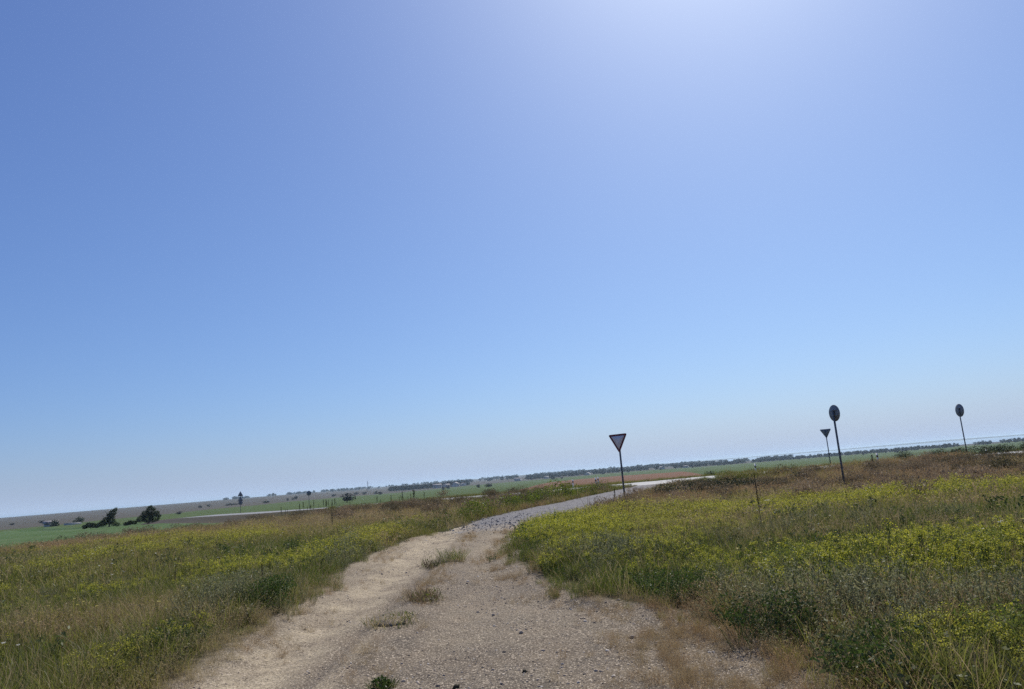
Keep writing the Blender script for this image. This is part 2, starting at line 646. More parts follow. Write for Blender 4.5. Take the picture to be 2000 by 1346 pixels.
front = np.arange(-50, 50.001, .13)
azs = np.radians(np.concatenate([np.arange(-180, -50, 3.0), front, np.arange(53, 180.1, 3.0)]))
azs[-1] = np.pi
rs = [.25]
while rs[-1] < 9500:
    r_ = rs[-1]
    rs.append(r_ * (1.03 if r_ < 3.5 else 1.0085 if r_ < 60 else 1.014 if r_ < 500 else 1.04))
rs = np.array(rs)
RG, AG = np.meshgrid(rs, azs, indexing='ij')
GX, GY = RG * np.sin(AG), RG * np.cos(AG)
GZ = height(GX, GY)
NR, NA = RG.shape
WX = GX + .06 * fbm(GY / 2.5, GY * 0, 29)
SAND = np.clip(.10 + 1.0 * np.exp(-((WX + 2.6) / .55) ** 2) + .7 * np.exp(-((WX + 1.8) / .12) ** 2) * sstep(11, 8, GY) - .5 * np.exp(-((WX + 2.02) / .11) ** 2)
               - .3 * np.exp(-((GX + 1.5) / .3) ** 2) + .45 * sstep(13, 19, GY) + .3 * fbm(GX / .9, GY / .9, 61, 4), 0, 1)

DUST = np.clip(sstep(29, 22.5, GY + .35 * GX) * .7 + .3 * sstep(.5, .0, gravel_inside(GX, GY)), 0, 1)
WORN = sstep(-.75, .1, track_inside(GX, GY)) * (GY < 30)
WORN = np.maximum(WORN, .55 * spots_(GX, GY, [(1.75, 6.2, .9, 1.8)]))

cx = (GX[:-1, :-1] + GX[1:, 1:] + GX[1:, :-1] + GX[:-1, 1:]) / 4
cy = (GY[:-1, :-1] + GY[1:, 1:] + GY[1:, :-1] + GY[:-1, 1:]) / 4
cr, ca = np.hypot(cx, cy), np.degrees(np.arctan2(cx, cy))
dm, _ = poly_near(cx, cy, MAIN)
zone = np.zeros(cx.shape, int)                                # 0 meadow ground
side = np.interp(cx, MAIN[::-1, 0], MAIN[::-1, 1])            # y of the main road at this x
beyond = (cy > side) & (dm > 9)
outer = np.interp(ca, [-40, -33, -19, -12, 0, 10, 35, 50], [400, 430, 600, 900, 1150, 1250, 1450, 1500])
wob = 1 + .06 * fbm(ca / 2.5, cr / 150, 71)
zone[beyond & (cr < outer * wob) & (cy > 0)] = 4              # green crop beyond the road
top = np.interp(ca, [-.9, 2.5, 6, 12, 14], [150, 640, 760, 640, 150])
zone[beyond & (ca > -.9) & (ca < 14) & (cr < top * wob)] = 5  # red fallow
un = cy - .7 * (cx + 27)
zone[(~beyond) & (un > 41 + 3 * fbm(cx / 9, cy / 9, 73)) & (cx < -17) & (dm > np.where(cx < -68, 0, 8)) & (cy < side)] = 6
zone[gravel_inside(cx, cy) > 0] = 2
zone[(dm < MAIN_HALF) & (cx > -66)] = 3
zone[(dm < 9) & (cx <= -66) & (cy > 0)] = 6
zone[(track_inside(cx, cy) > 0)] = 1

idx = np.arange(NR * NA).reshape(NR, NA)
quad = np.stack([idx[:-1, :-1], idx[:-1, 1:], idx[1:, 1:], idx[1:, :-1]], -1)[..., ::-1]
VG = np.stack([GX, GY, GZ], -1).reshape(-1, 3)
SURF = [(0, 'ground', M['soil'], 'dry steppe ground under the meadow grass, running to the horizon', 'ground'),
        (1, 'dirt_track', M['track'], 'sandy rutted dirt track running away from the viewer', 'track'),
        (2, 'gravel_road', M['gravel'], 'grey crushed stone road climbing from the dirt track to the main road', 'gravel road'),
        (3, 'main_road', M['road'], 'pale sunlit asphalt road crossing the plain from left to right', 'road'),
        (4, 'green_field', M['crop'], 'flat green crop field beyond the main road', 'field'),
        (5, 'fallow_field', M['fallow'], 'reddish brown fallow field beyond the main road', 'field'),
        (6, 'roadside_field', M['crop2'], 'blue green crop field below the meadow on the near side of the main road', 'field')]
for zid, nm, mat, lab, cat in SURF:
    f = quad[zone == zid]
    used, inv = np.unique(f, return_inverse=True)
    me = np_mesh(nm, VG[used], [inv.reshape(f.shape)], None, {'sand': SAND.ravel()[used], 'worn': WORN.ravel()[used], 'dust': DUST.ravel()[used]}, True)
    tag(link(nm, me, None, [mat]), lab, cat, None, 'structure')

# lagoon on the right, and the low far shore behind it
g = Geo()
ra, aa = np.geomspace(1750, 8300, 24), np.radians(np.linspace(14.5, 60, 60))
A2, R2 = np.meshgrid(aa, ra)
near_edge = 1 + .35 * np.clip((22 - np.degrees(A2)) / 8, 0, 1)
R2 = 8300 - (8300 - R2) * (8300 - 1750 * near_edge) / (8300 - 1750)
V = np.stack([R2 * np.sin(A2), R2 * np.cos(A2), np.full(A2.shape, -9.15)], -1).reshape(-1, 3)
i2 = np.arange(A2.size).reshape(A2.shape)
g.add(V, np.stack([i2[:-1, :-1], i2[1:, :-1], i2[1:, 1:], i2[:-1, 1:]], -1).reshape(-1, 4))
tw = NT('lagoon_water')
tw.bump(tw.noise(.15, 3), .1, .2)
tag(g.build('water', [tw.base((.10, .17, .24), .16, .5)]), 'pale lagoon shining behind the far tree belt', 'water', None, 'structure')

g = Geo()
aa = np.radians(np.linspace(9, 60, 300))
hh = 9 + 7 * fbm(np.degrees(aa) / 5, aa * 0, 81, 4) - 7 * (1 - sstep(9, 15, np.degrees(aa)))
rows = []
for rr, k in ((8000, 0), (8250, .7), (8600, 1.0), (9000, .8), (9400, 0)):
    rows.append(np.stack([rr * np.sin(aa), rr * np.cos(aa), -9.4 + hh * k + 1.6 * k], -1))
V = np.stack(rows)
i2 = np.arange(5 * 300).reshape(5, 300)
g.add(V.reshape(-1, 3), np.stack([i2[:-1, :-1], i2[1:, :-1], i2[1:, 1:], i2[:-1, 1:]], -1).reshape(-1, 4)[:, ::-1])
tag(g.build('hills', [M['soil']], None, True), 'low hazy far shore beyond the lagoon', 'hills', None, 'structure')

# ------------------------------------------------------------------ scatter of plants that nobody could count
def crown_points(rng, n, rx, rz, lobes, zc, spread=.62):
    """points on and inside several uneven lobes"""
    C = rng.normal(0, 1, (lobes, 3))
    C /= np.linalg.norm(C, axis=1)[:, None]
    C *= rng.uniform(.25, spread, lobes)[:, None] ** .8
    rad = rng.uniform(.30, .55, lobes)
    k = rng.integers(0, lobes, n)
    d = rng.normal(0, 1, (n, 3))
    d /= np.linalg.norm(d, axis=1)[:, None]
    P = C[k] + d * (rad[k] * rng.uniform(.55, 1.08, n))[:, None]
    P = P * [rx, rx, rz] + [0, 0, zc]
    return P


PROTO = {}


def proto(coll, geo, mats):
    c = PROTO.get(coll)
    if c is None:
        c = PROTO[coll] = bpy.data.collections.new(coll)
    me = geo.mesh(coll)
    for m in mats:
        me.materials.append(m)
    c.objects.link(bpy.data.objects.new(coll, me))


def scatter(name, coll, P, scale, tint, label, cat, seed, tilt=.12):
    """one object of countless plants: its vertices carry the clumps of a collection"""
    rng = np.random.default_rng(seed)
    n = len(P)
    me = bpy.data.meshes.new(name)
    me.vertices.add(n)
    me.vertices.foreach_set('co', np.asarray(P, np.float32).ravel())
    k = len(PROTO[coll].objects)
    rot = np.stack([rng.normal(0, tilt, n), rng.normal(0, tilt, n), rng.uniform(0, 6.283, n)], 1)
    a = me.attributes.new('rot', 'FLOAT_VECTOR', 'POINT')
    a.data.foreach_set('vector', rot.astype(np.float32).ravel())
    a = me.attributes.new('scl', 'FLOAT', 'POINT')
    a.data.foreach_set('value', np.asarray(scale, np.float32))
    a = me.attributes.new('tint', 'FLOAT', 'POINT')
    a.data.foreach_set('value', np.asarray(tint, np.float32))
    a = me.attributes.new('pick', 'INT', 'POINT')
    a.data.foreach_set('value', rng.integers(0, k, n).astype(np.int32))
    o = link(name, me)
    ng = bpy.data.node_groups.new(name, 'GeometryNodeTree')
    ng.interface.new_socket('Geometry', in_out='INPUT', socket_type='NodeSocketGeometry')
    ng.interface.new_socket('Geometry', in_out='OUTPUT', socket_type='NodeSocketGeometry')
    N, Lk = ng.nodes, ng.links
    gi, go = N.new('NodeGroupInput'), N.new('NodeGroupOutput')
    ci = N.new('GeometryNodeCollectionInfo')
    ci.inputs['Collection'].default_value = PROTO[coll]
    ci.inputs['Separate Children'].default_value = True
    ci.inputs['Reset Children'].default_value = True
    iop = N.new('GeometryNodeInstanceOnPoints')
    iop.inputs['Pick Instance'].default_value = True

    def named(nm, typ):
        q = N.new('GeometryNodeInputNamedAttribute')
        q.data_type = typ
        q.inputs['Name'].default_value = nm
        return q.outputs['Attribute']
    e2r = N.new('FunctionNodeEulerToRotation')
    Lk.new(named('rot', 'FLOAT_VECTOR'), e2r.inputs[0])
    Lk.new(gi.outputs[0], iop.inputs['Points'])
    Lk.new(ci.outputs[0], iop.inputs['Instance'])
    Lk.new(named('pick', 'INT'), iop.inputs['Instance Index'])
    Lk.new(e2r.outputs[0], iop.inputs['Rotation'])
    Lk.new(named('scl', 'FLOAT'), iop.inputs['Scale'])
    Lk.new(iop.outputs[0], go.inputs[0])
    md = o.modifiers.new('scatter', 'NODES')
    md.node_group = ng
    return tag(o, label, cat, None, 'stuff')


rng = np.random.default_rng(7)
# near clumps (fine blades) and far clumps (a wider patch of coarser blades)
for k in range(4):
    g = Geo()
    g.blades(rng, 60, .17, (.12, .40), .005, .55, .6, 0)
    g.blades(rng, 12, .16, (.2, .48), .004, .4, .5, 1)
    proto('grass_clump', g, [M['green'], M['dry']])
    g = Geo()
    g.blades(rng, 80, .42, (.14, .40), .010, .5, .5, 0)
    g.leaves(rng, rng.normal(0, 1, (60, 3)) * [.2, .2, .06] + [0, 0, .22], .03, 0, 0, .4)
    g.blades(rng, 16, .42, (.2, .46), .009, .4, .5, 1)
    proto('grass_patch', g, [M['green'], M['dry']])
    g = Geo()
    tips = g.blades(rng, 42, .15, (.12, .40), .0038, .5, .7, 0)
    P = np.repeat(tips, 4, 0) + rng.normal(0, .014, (len(tips) * 4, 3))
    g.leaves(rng, P, .022, 0, 0, .35)
    proto('straw_clump', g, [M['dry']])
    g = Geo()
    tips = g.blades(rng, 60, .42, (.14, .42), .009, .45, .6, 0)
    P = np.repeat(tips, 2, 0) + rng.normal(0, .02, (len(tips) * 2, 3))
    g.leaves(rng, P, .04, 0, 0, .4)
    proto('straw_patch', g, [M['dry']])
    g = Geo()                                                 # spurge: leafy stems under flat yellow heads
    for st in range(13):
        a, q = rng.uniform(0, 6.283), .15 * rng.uniform() ** .5
        h = rng.uniform(.22, .40)
        b = np.array([q * math.cos(a), q * math.sin(a), 0])
        tp = b + np.array([math.cos(a) * h * .3, math.sin(a) * h * .3, h])
        g.tube([b, (b + tp) / 2 + [0, 0, .02], tp], .003, .002, 4, 1, False)
        tt = rng.uniform(.1, .95, 26)[:, None]
        g.leaves(rng, b + (tp - b) * tt + rng.normal(0, .012, (26, 3)), .035, 1, 0, .28)
        head = tp + np.stack([rng.normal(0, .024, 30), rng.normal(0, .024, 30), rng.normal(0, .014, 30)], 1)
        g.leaves(rng, head, .011, 0, .3, .9)
    proto('spurge_clump', g, [M['yellow'], M['yellowleaf']])
    g = Geo()
    for st in range(30):
        a, q = rng.uniform(0, 6.283), .46 * rng.uniform() ** .5
        h = rng.uniform(.2, .38)
        b = np.array([q * math.cos(a), q * math.sin(a), 0])
        tp = b + np.array([rng.normal(0, .05), rng.normal(0, .05), h])
        tt = rng.uniform(.1, .95, 9)[:, None]
        g.leaves(rng, b + (tp - b) * tt + rng.normal(0, .02, (9, 3)), .06, 1, 0, .35)
        head = tp + np.stack([rng.normal(0, .03, 10), rng.normal(0, .03, 10), rng.normal(0, .03, 10)], 1)
        g.leaves(rng, head, .020, 0, .2, .9)
    proto('spurge_patch', g, [M['yellow'], M['yellowleaf']])
    g = Geo()                                                 # wormwood: fine grey leaves on soft stems
    for st in range(10):
        a, q = rng.uniform(0, 6.283), .10 * rng.uniform() ** .5
        h = rng.uniform(.22, .46)
        b = np.array([q * math.cos(a), q * math.sin(a), 0])
        tp = b + np.array([math.cos(a) * h * .35, math.sin(a) * h * .35, h])
        g.tube([b, tp], .003, .0015, 4, 0, False)
        tt = rng.uniform(.12, 1, 42)[:, None]
        g.leaves(rng, b + (tp - b) * tt + rng.normal(0, .018, (42, 3)), .03, 0, 0, .25)
    proto('wormwood_clump', g, [M['grey']])
    g = Geo()
    P = rng.normal(0, 1, (260, 3)) * [.2, .2, .10] + [0, 0, .2]
    g.leaves(rng, P, .055, 0, 0, .35)
    proto('wormwood_patch', g, [M['grey']])
    g = Geo()                                                 # leafy dark herbs low in the grass
    for st in range(8):
        a, q = rng.uniform(0, 6.283), .11 * rng.uniform() ** .5
        h = rng.uniform(.12, .30)
        b = np.array([q * math.cos(a), q * math.sin(a), 0])
        tp = b + np.array([math.cos(a) * h * .5, math.sin(a) * h * .5, h])
        tt = rng.uniform(.1, 1, 22)[:, None]
        g.leaves(rng, b + (tp - b) * tt + rng.normal(0, .025, (22, 3)), .05, 0, .2, .42)
    proto('herb_clump', g, [M['deep']])
    g = Geo()                                                 # knee high lumps of dry scrub on the banks
    P = crown_points(rng, 420, .55, .3, 7, .25)
    P[:, 2] = np.abs(P[:, 2])
    g.leaves(rng, P, .06, 0, 0, .35)
    g.blades(rng, 50, .45, (.25, .65), .012, .6, .5, 0)
    proto('scrub_mound', g, [M['scrub']])
    for nm, col in (('daisy', 'white'), ('hawkbit', 'gold')):
        g = Geo()
        for st in range(3):
            b = np.array([*rng.normal(0, .08, 2), 0])
            tp = b + [*rng.normal(0, .06, 2), rng.uniform(.22, .38)]
            g.tube([b, tp], .0016, .0012, 4, 1, False)
            pet = [tp + [.010 * math.cos(q), .010 * math.sin(q), .004] for q in np.linspace(0, 6.283, 10)]
            g.leaves(rng, np.array(pet), .010, 0, .3, .7)
        proto(nm, g, [M[col], M['green']])


def wedge(n, r0, r1, seed, half=50, power=1.0):
    q = np.random.default_rng(seed)
    r = (r0 ** (2 * power) + (r1 ** (2 * power) - r0 ** (2 * power)) * q.uniform(0, 1, n)) ** (.5 / power)
    a = np.radians(q.uniform(-half, half, n))
    return r * np.sin(a), r * np.cos(a), q


def spots(x, y, L):
    """sum of soft patches (x, y, rx, ry, weight)"""
    s = np.zeros(x.shape)
    for px, py, rx, ry, w in L:
        s = s + w * np.exp(-((x - px) / rx) ** 2 - ((y - py) / ry) ** 2)
    return s


YELLOW = [(1.6, 17.5, 2.2, 5, 1.7), (4, 10.2, 1.6, 1.3, 1.0), (7, 20.5, 6, 2.6, 1.1), (14, 20.5, 8, 3, 1.1), (5.6, 9.5, 1.2, 1.2, .8), (2.3, 11, .8, 1.5, .6),
          (-4.4, 21, .9, 4, 1.2), (-5.5, 17, 1.6, 3.5, .6), (-13.5, 29, 4, 5, .8), (-10, 12, 3, 3, .35), (-3.9, 9, .7, 1, .4),
          (-6.3, 7.5, 1.2, 1.2, .4), (-12, 22, 3, 3, .5), (3.1, 5.3, .5, .8, 1.2), (4.6, 8, 1.2, 1.0, .8), (3.4, 8.4, .8, .8, .7), (6.5, 11, 1.5, 1.2, .6), (22, 24, 7, 4, .4)]
DRY = [(-6, 10.5, 1.6, 2.0, .55), (-16, 33, 12, 4.5, 1.2), (-9, 36, 8, 5, .8), (13, 30.5, 13, 6, 1.5), (26, 40, 12, 6, 1.4), (4.5, 30, 3, 4, .9),
       (-3.3, 8, .35, 2.6, .7), (1.5, 7, .8, 2, 1.6), (-5, 45, 6, 6, .8), (2.2, 22, 1.5, 3, .3), (-14, 50, 8, 8, .8), (7, 13, 2, 1.5, .7), (5, 18, 2.5, 2, .6), (10, 17, 2.5, 1.5, .6), (3.6, 6.9, .9, .8, .6), (6.5, 8.6, 1.2, .8, .6), (-2.9, 6.5, .5, 1.5, .8)]
GREY = [(-4, 17, .6, 3, .7), (-4.1, 10.8, .8, 1.5, .8), (1.2, 12.5, .9, 2, .7), (2.2, 8.3, .8, 1.2, .9), (3, 7, 1, 1.2, .9), (4.3, 6.6, 1, .8, .7), (5, 14, 2, 1.2, .4), (-7, 14, 3, 3, .25), (10, 18, 5, 3, .25)]
DEEP = [(-3.5, 10.8, .5, 1.0, .9), (-3.9, 8.5, .5, .7, .7), (2.2, 5.6, .7, .8, 1.2), (1.9, 9.2, .5, .8, .9), (6, 14, 3, 3, .5), (-2.9, 30, 1.5, 6, .8), (9, 31, 2.5, 2, .9),
        (-8, 20, 3, 3, .3), (9, 12, 4, 3, .4)]


def meadow(n, r0, r1, seed, want):
    x, y, q = wedge(n, r0, r1, seed)
    tr, gr = track_inside(x, y), gravel_inside(x, y)
    d, _ = poly_near(x, y, MAIN)
    free = (tr < .10 * q.uniform(0, 1, n) ** 3) & (gr < -.05) & (d > MAIN_HALF + .25)
    free &= ~((y - .7 * (x + 27) > 42) & (x < -18))
    edge = np.clip(np.maximum(tr, gr) * -1 / .8, 0, 1)          # 0 on the edge of the track, 1 well inside the meadow
    base = {'green': .66 + .5 * fbm(x / 3, y / 3, 101) + .5 * fbm(x / .7, y / .7, 102),
            'dry': .03 + .55 * fbm(x / 4, y / 4, 103) + .3 * fbm(x / .9, y / .9, 104) + spots(x, y, DRY) + .45 * (1 - edge) * (y < 24) * (x > 0) + .2 * (1 - edge),
            'yellow': -.16 - .12 * (x > 4) * (y > 11) * (y < 20) + .5 * fbm(x / 2.4, y / 2.4, 105) + .62 * spots(x, y, YELLOW) - .5 * (1 - edge) - .8 * np.maximum(sstep(30, 36, y), sstep(22.5, 26, y) * (x > 4.5)) * (np.abs(x) < 40),
            'grey': -.2 + .5 * fbm(x / 2, y / 2, 107) + .9 * spots(x, y, GREY),
            'deep': .0 + .55 * fbm(x / 1.7, y / 1.7, 109) + .9 * spots(x, y, DEEP)}
    p = np.clip(base[want], 0, 1)
    if want in ('green', 'deep'):
        p = p * (1 - .65 * np.clip(spots(x, y, DRY), 0, 1)) * (.25 + .75 * edge)
    if want == 'green':
        p = p * (1 - .4 * np.clip(spots(x, y, YELLOW), 0, 1))
    gap = .3 + .7 * sstep(-.55, -.05, fbm(x / .55, y / .55, 117) + .4 * fbm(x / 2.2, y / 2.2, 118))
    keep = free & (q.uniform(0, 1, n) < p * gap)
    x, y, edge = x[keep], y[keep], edge[keep]
    z = height(x, y)
    tint = np.clip(.10 + .45 * fbm(x / 3.5, y / 3.5, 111) + .5 * np.clip(spots(x, y, DRY), 0, 1), 0, 1)
    if want == 'dry':
        tint = np.clip(.3 + .9 * fbm(x / 5, y / 5, 113) + .5 * spots(x, y, DRY[3:6]) + .6 * (1 - edge) * (x > 0), 0, 1)
    scl = q.uniform(.7, 1.25, len(x)) * (.45 + .55 * edge) * (1 + .35 * fbm(x / 1.6, y / 1.6, 115))
    scl = scl * np.where((x > 25) & (y > 35) & (y < 48), .5, 1)
    foot, _ = poly_near(x, y, np.array([(12.25, 28.57, 0), (11.3, 26.4, 0)]))
    scl = scl * np.where(foot < .5, .4, 1)
    scl = scl * np.where(np.hypot(x, y) < 7, .92, 1) * np.maximum(.5 + .5 * sstep(MAIN_HALF, MAIN_HALF + 4, d[keep]), 1.0 * (x > 11.5) * (x < 26) * (y < 46))
    return np.stack([x, y, z], 1), scl, tint


def sow(name, coll, n, r0, r1, seed, want, label, cat, k=1.0, tilt=.12):
    P, s, t = meadow(n, r0, r1, seed, want)
    return scatter(name, coll, P, s * k, t, label, cat, seed, tilt)


NEAR, FAR = 17.5, 72
sow('meadow_grass', 'grass_clump', 15000, 1.2, NEAR, 201, 'green', 'olive green grass of the near meadow on both sides of the track', 'grass')
sow('meadow_grass', 'grass_patch', 52000, NEAR - 1, FAR, 202, 'green', 'olive green grass of the meadow farther out toward the roads', 'grass', 1.0)
sow('dry_grass', 'straw_clump', 11000, 1.2, NEAR, 203, 'dry', 'straw coloured dry grass among the near meadow and track edges', 'grass', .92)
sow('dry_grass', 'straw_patch', 26000, NEAR - 1, FAR, 204, 'dry', 'brownish dry grass on the crest and the road banks', 'grass', 1.0)
sow('yellow_spurge', 'spurge_clump', 8000, 2, NEAR, 205, 'yellow', 'yellow green flowering spurge in the near meadow', 'wildflowers')
sow('yellow_spurge', 'spurge_patch', 21000, NEAR - 1, 46, 206, 'yellow', 'bands of yellow green flowering spurge in the middle of the meadow', 'wildflowers')
sow('grey_wormwood', 'wormwood_clump', 6500, 2, NEAR, 207, 'grey', 'soft grey green wormwood along the track edges', 'weeds')
sow('grey_wormwood', 'wormwood_patch', 7000, NEAR - 1, 50, 208, 'grey', 'grey green wormwood scattered through the far meadow', 'weeds')
sow('dark_herbs', 'herb_clump', 6500, 1.5, NEAR, 209, 'deep', 'low dark green leafy herbs between the near grasses', 'weeds')
sow('dark_herbs', 'herb_clump', 9000, NEAR - 1, 55, 210, 'deep', 'dark green leafy weeds by the gravel road and far meadow', 'weeds', 1.5)
for nm, lab, n, sd in (('daisy', 'tiny white flowers dotted over the meadow', 90, 211), ('hawkbit', 'tiny golden flowers dotted over the meadow', 420, 212)):
    x, y, q = wedge(n, 6.5, 34, sd)
    k = (track_inside(x, y) < -.3) & (gravel_inside(x, y) < -.3) & (y < 24)
    x, y = x[k], y[k]
    scatter('wildflowers', nm, np.stack([x, y, height(x, y)], 1), q.uniform(.9, 1.6, len(x)), np.zeros(len(x)), lab, 'wildflowers', sd)

# lumpy dry scrub on the banks below the main road
x, y, q = wedge(11000, 22, 60, 213, 48)
d, _ = poly_near(x, y, MAIN)
foot, _ = poly_near(x, y, np.array([(12.25, 28.57, 0), (10.7, 25.0, 0)]))
where = (foot > .8) * np.clip(1.1 * spots(x, y, [(14, 30, 9, 6.5, 1.1), (26, 38, 10, 6, 1), (36, 34, 8, 4, .7), (-3, 42, 8, 7, .7), (-14, 46, 9, 7, .5)]), 0, 1)
k = (gravel_inside(x, y) < -.5) & (d > np.where(x > 24, MAIN_HALF + 6, MAIN_HALF + .8)) & (q.uniform(0, 1, len(x)) < .30 * where + .5 * where * fbm(x / 2.5, y / 2.5, 131))
x, y = x[k], y[k]
scatter('dry_scrub', 'scrub_mound', np.stack([x, y, height(x, y)], 1), q.uniform(.6, 1.5, len(x)), np.clip(.35 + 1.0 * fbm(x / 3, y / 3, 133), 0, 1),
        'lumpy reddish brown dry scrub on the bank round the signs', 'scrub', 213)
# short dry litter creeping onto the track: along its middle ridge and over its ragged margins
x, y, q = wedge(52000, 3.5, 23, 214, 42, .75)
t = track_inside(x, y)
p = .55 * np.exp(-((x + 1.62 - .25 * sstep(8, 6, y)) / .2) ** 2) * sstep(-.35, .4, fbm(y / 1.6, x, 135)) * sstep(5.5, 8, y) + (.2 + .4 * (x > -1)) * sstep(.8, 0, t) * sstep(-.2, .5, fbm(x / .7, y / .7, 137)) \
    + .9 * np.exp(-((x - 1.25) / .62) ** 2 - ((y - 6.4) / 1.8) ** 2) * sstep(-.6, .2, fbm(x / .5, y / .5, 139))
k = (t > -.1) & (q.uniform(0, 1, len(x)) < p)
x, y = x[k], y[k]
scatter('dry_grass', 'straw_clump', np.stack([x, y, height(x, y)], 1), q.uniform(.16, .42, len(x)), q.uniform(.2, 1, len(x)),
        'short dry grass litter on the middle ridge and ragged margins of the track', 'grass', 214)

# loose stones on the track and the gravel road
rng = np.random.default_rng(11)


def rock(g, rng, r, mat=0, flat=.7, n=10):
    """a lumpy little stone, radius about r"""
    V = []
    for i, (ph, m) in enumerate(((-60, 5), (-10, 7), (38, 6))):
        for k in range(7):
            a = 6.28319 * (k + .5 * i) / 7
            q = r * rng.uniform(.75, 1.15)
            V.append((q * math.cos(R(ph)) * math.cos(a), q * math.cos(R(ph)) * math.sin(a), q * math.sin(R(ph)) * flat))
    V.append((0, 0, r * flat * .85))
    V.append((0, 0, -r * flat * .9))
    Q = [(i * 7 + k, i * 7 + (k + 1) % 7, (i + 1) * 7 + (k + 1) % 7, (i + 1) * 7 + k) for i in range(2) for k in range(7)]
    T = [(14 + k, 14 + (k + 1) % 7, 21) for k in range(7)] + [((k + 1) % 7, k, 22) for k in range(7)]
    g.add(V, Q, T, mat)


for k in range(5):
    g = Geo()
    rock(g, rng, .5, 0, rng.uniform(.5, .8))
    proto('pebble', g, [M['stone']])
    g = Geo()
    rock(g, rng, .5, 0, rng.uniform(.5, .8))
    proto('chipping', g, [M['greystone']])
x, y, q = wedge(110000, 3, 26, 301, 45, .6)
t = track_inside(x, y)
stony = np.clip(.12 + .5 * sstep(-1.9, -.6, x) + 1.0 * fbm(x / .9, y / .9, 121) + .35 * fbm(x / .25, y / .25, 122) + .3 * (y > 18), .03, 1)
k = (t > -.35) & (q.uniform(0, 1, len(x)) < stony)
x, y = x[k], y[k]
s = .0045 * np.exp(q.normal(.45, .65, len(x))) + .005
s = np.minimum(s, .045) * (1 + .025 * y)
scatter('gravel', 'pebble', np.stack([x, y, height(x, y) - s * .05], 1), s, s * 0, 'small loose stones strewn over the dirt track', 'gravel', 301, .5)
x, y, q = wedge(60000, 21, 47, 302, 20, .8)
k = (gravel_inside(x, y) > -.15)
x, y = x[k], y[k]
k = q.uniform(0, 1, len(x)) < (.5 * sstep(40, 26, y) + .05) * sstep(21.5, 24.5, y + .4 * x)
x, y = x[k], y[k]
s = np.minimum(.022 * np.exp(q.normal(.3, .5, len(x))), .10) * (.5 + .6 * sstep(31, 24, y))
scatter('gravel', 'chipping', np.stack([x, y, height(x, y) + s * .15], 1), s, s * 0, 'grey broken stones covering the start of the gravel road', 'gravel', 302, .5)

# ------------------------------------------------------------------ road signs
def circle(r, n=40, cz=0.0):
    return [(r * math.cos(6.28319 * k / n), cz + r * math.sin(6.28319 * k / n)) for k in range(n)]


def triangle(side, down, cz=0.0, rad=.045, seg=5):
    """triangle with rounded corners about its centre"""
    Rr = side / math.sqrt(3) - 2 * rad
    out = []
    for k in range(3):
        a = R(90 + 120 * k + (180 if down else 0))
        c = (Rr * math.cos(a), cz + Rr * math.sin(a))
        for j in range(seg + 1):
            b = a - R(60) + R(120) * j / seg
            out.append((c[0] + rad * math.cos(b), c[1] + rad * math.sin(b)))
    return out


def sign_plate(root, kind, cz, size, face):
    """a plate of the sign with border and inner face on its front (-y) and ribs and clamps on its back (+y)"""
    down = kind == 'give_way'
    if kind == 'round':
        o, o1, o2, o3 = circle(size / 2, 40, cz), circle(size / 2 * .985, 40, cz), circle(size / 2 * .78, 40, cz), circle(size / 2 * .76, 40, cz)
    else:
        o, o1, o2, o3 = (triangle(s_, down, cz, r_) for s_, r_ in ((size, .045), (size * .975, .042), (size * .72, .012), (size * .70, .01)))
    g = Geo()
    g.prism(o, -.006, .006)
    pl = g.build('sign_plate', [M['signback']], root)
    g = Geo()
    g.prism(o1, -.011, -.0065, 0, o2)
    g.build('border', [M['signred']], pl)
    g = Geo()
    g.prism(o3, -.010, -.0065)
    g.build('face', [face], pl)
    for dz in (.17, -.12):
        g = Geo()
        w = size * (.30 if kind == 'round' else (.30 if (dz > 0) == down else .17))
        g.box((-w, .0065, cz + dz * size - .016), (w, .024, cz + dz * size + .016))
        g.tube([(0, .05, cz + dz * size - .02), (0, .05, cz + dz * size + .02)], .046, .046, 10)
        g.build('bracket', [M['steel']], pl)
    return pl


def sign(name, kind, loc, rz, top, size, label, cat, face, lean=(0, 0), extra=()):
    """rz turns the front of the sign, -y at rz = 0"""
    root = empty(name, loc, rz)
    root.rotation_euler = (lean[0], lean[1], rz)
    tag(root, label, cat, 'road signs on steel poles')
    pt = top + (.12 if kind != 'give_way' else .22 * size)
    g = Geo()
    g.tube([(0, .05, -.3), (0, .05, pt * .5), (0, .05, pt)], .038, .038, 12)
    p = g.build('pole', [M['pole']], root, True)
    g = Geo()
    g.tube([(0, .05, pt), (0, .05, pt + .02)], .041, .036, 12)
    g.build('cap', [M['steel']], p)
    g = Geo()
    g.tube([(0, .05, -.25), (0, .05, .05)], .19, .15, 12)
    g.build('footing', [M['concrete']], root, True)
    sign_plate(root, kind, top, size, face)
    for k2, cz, s2, f2 in extra:
        sign_plate(root, k2, cz, s2, f2)
    return root


def gz(x, y, dz=0.0):
    return (x, y, ground_z(x, y) + dz)


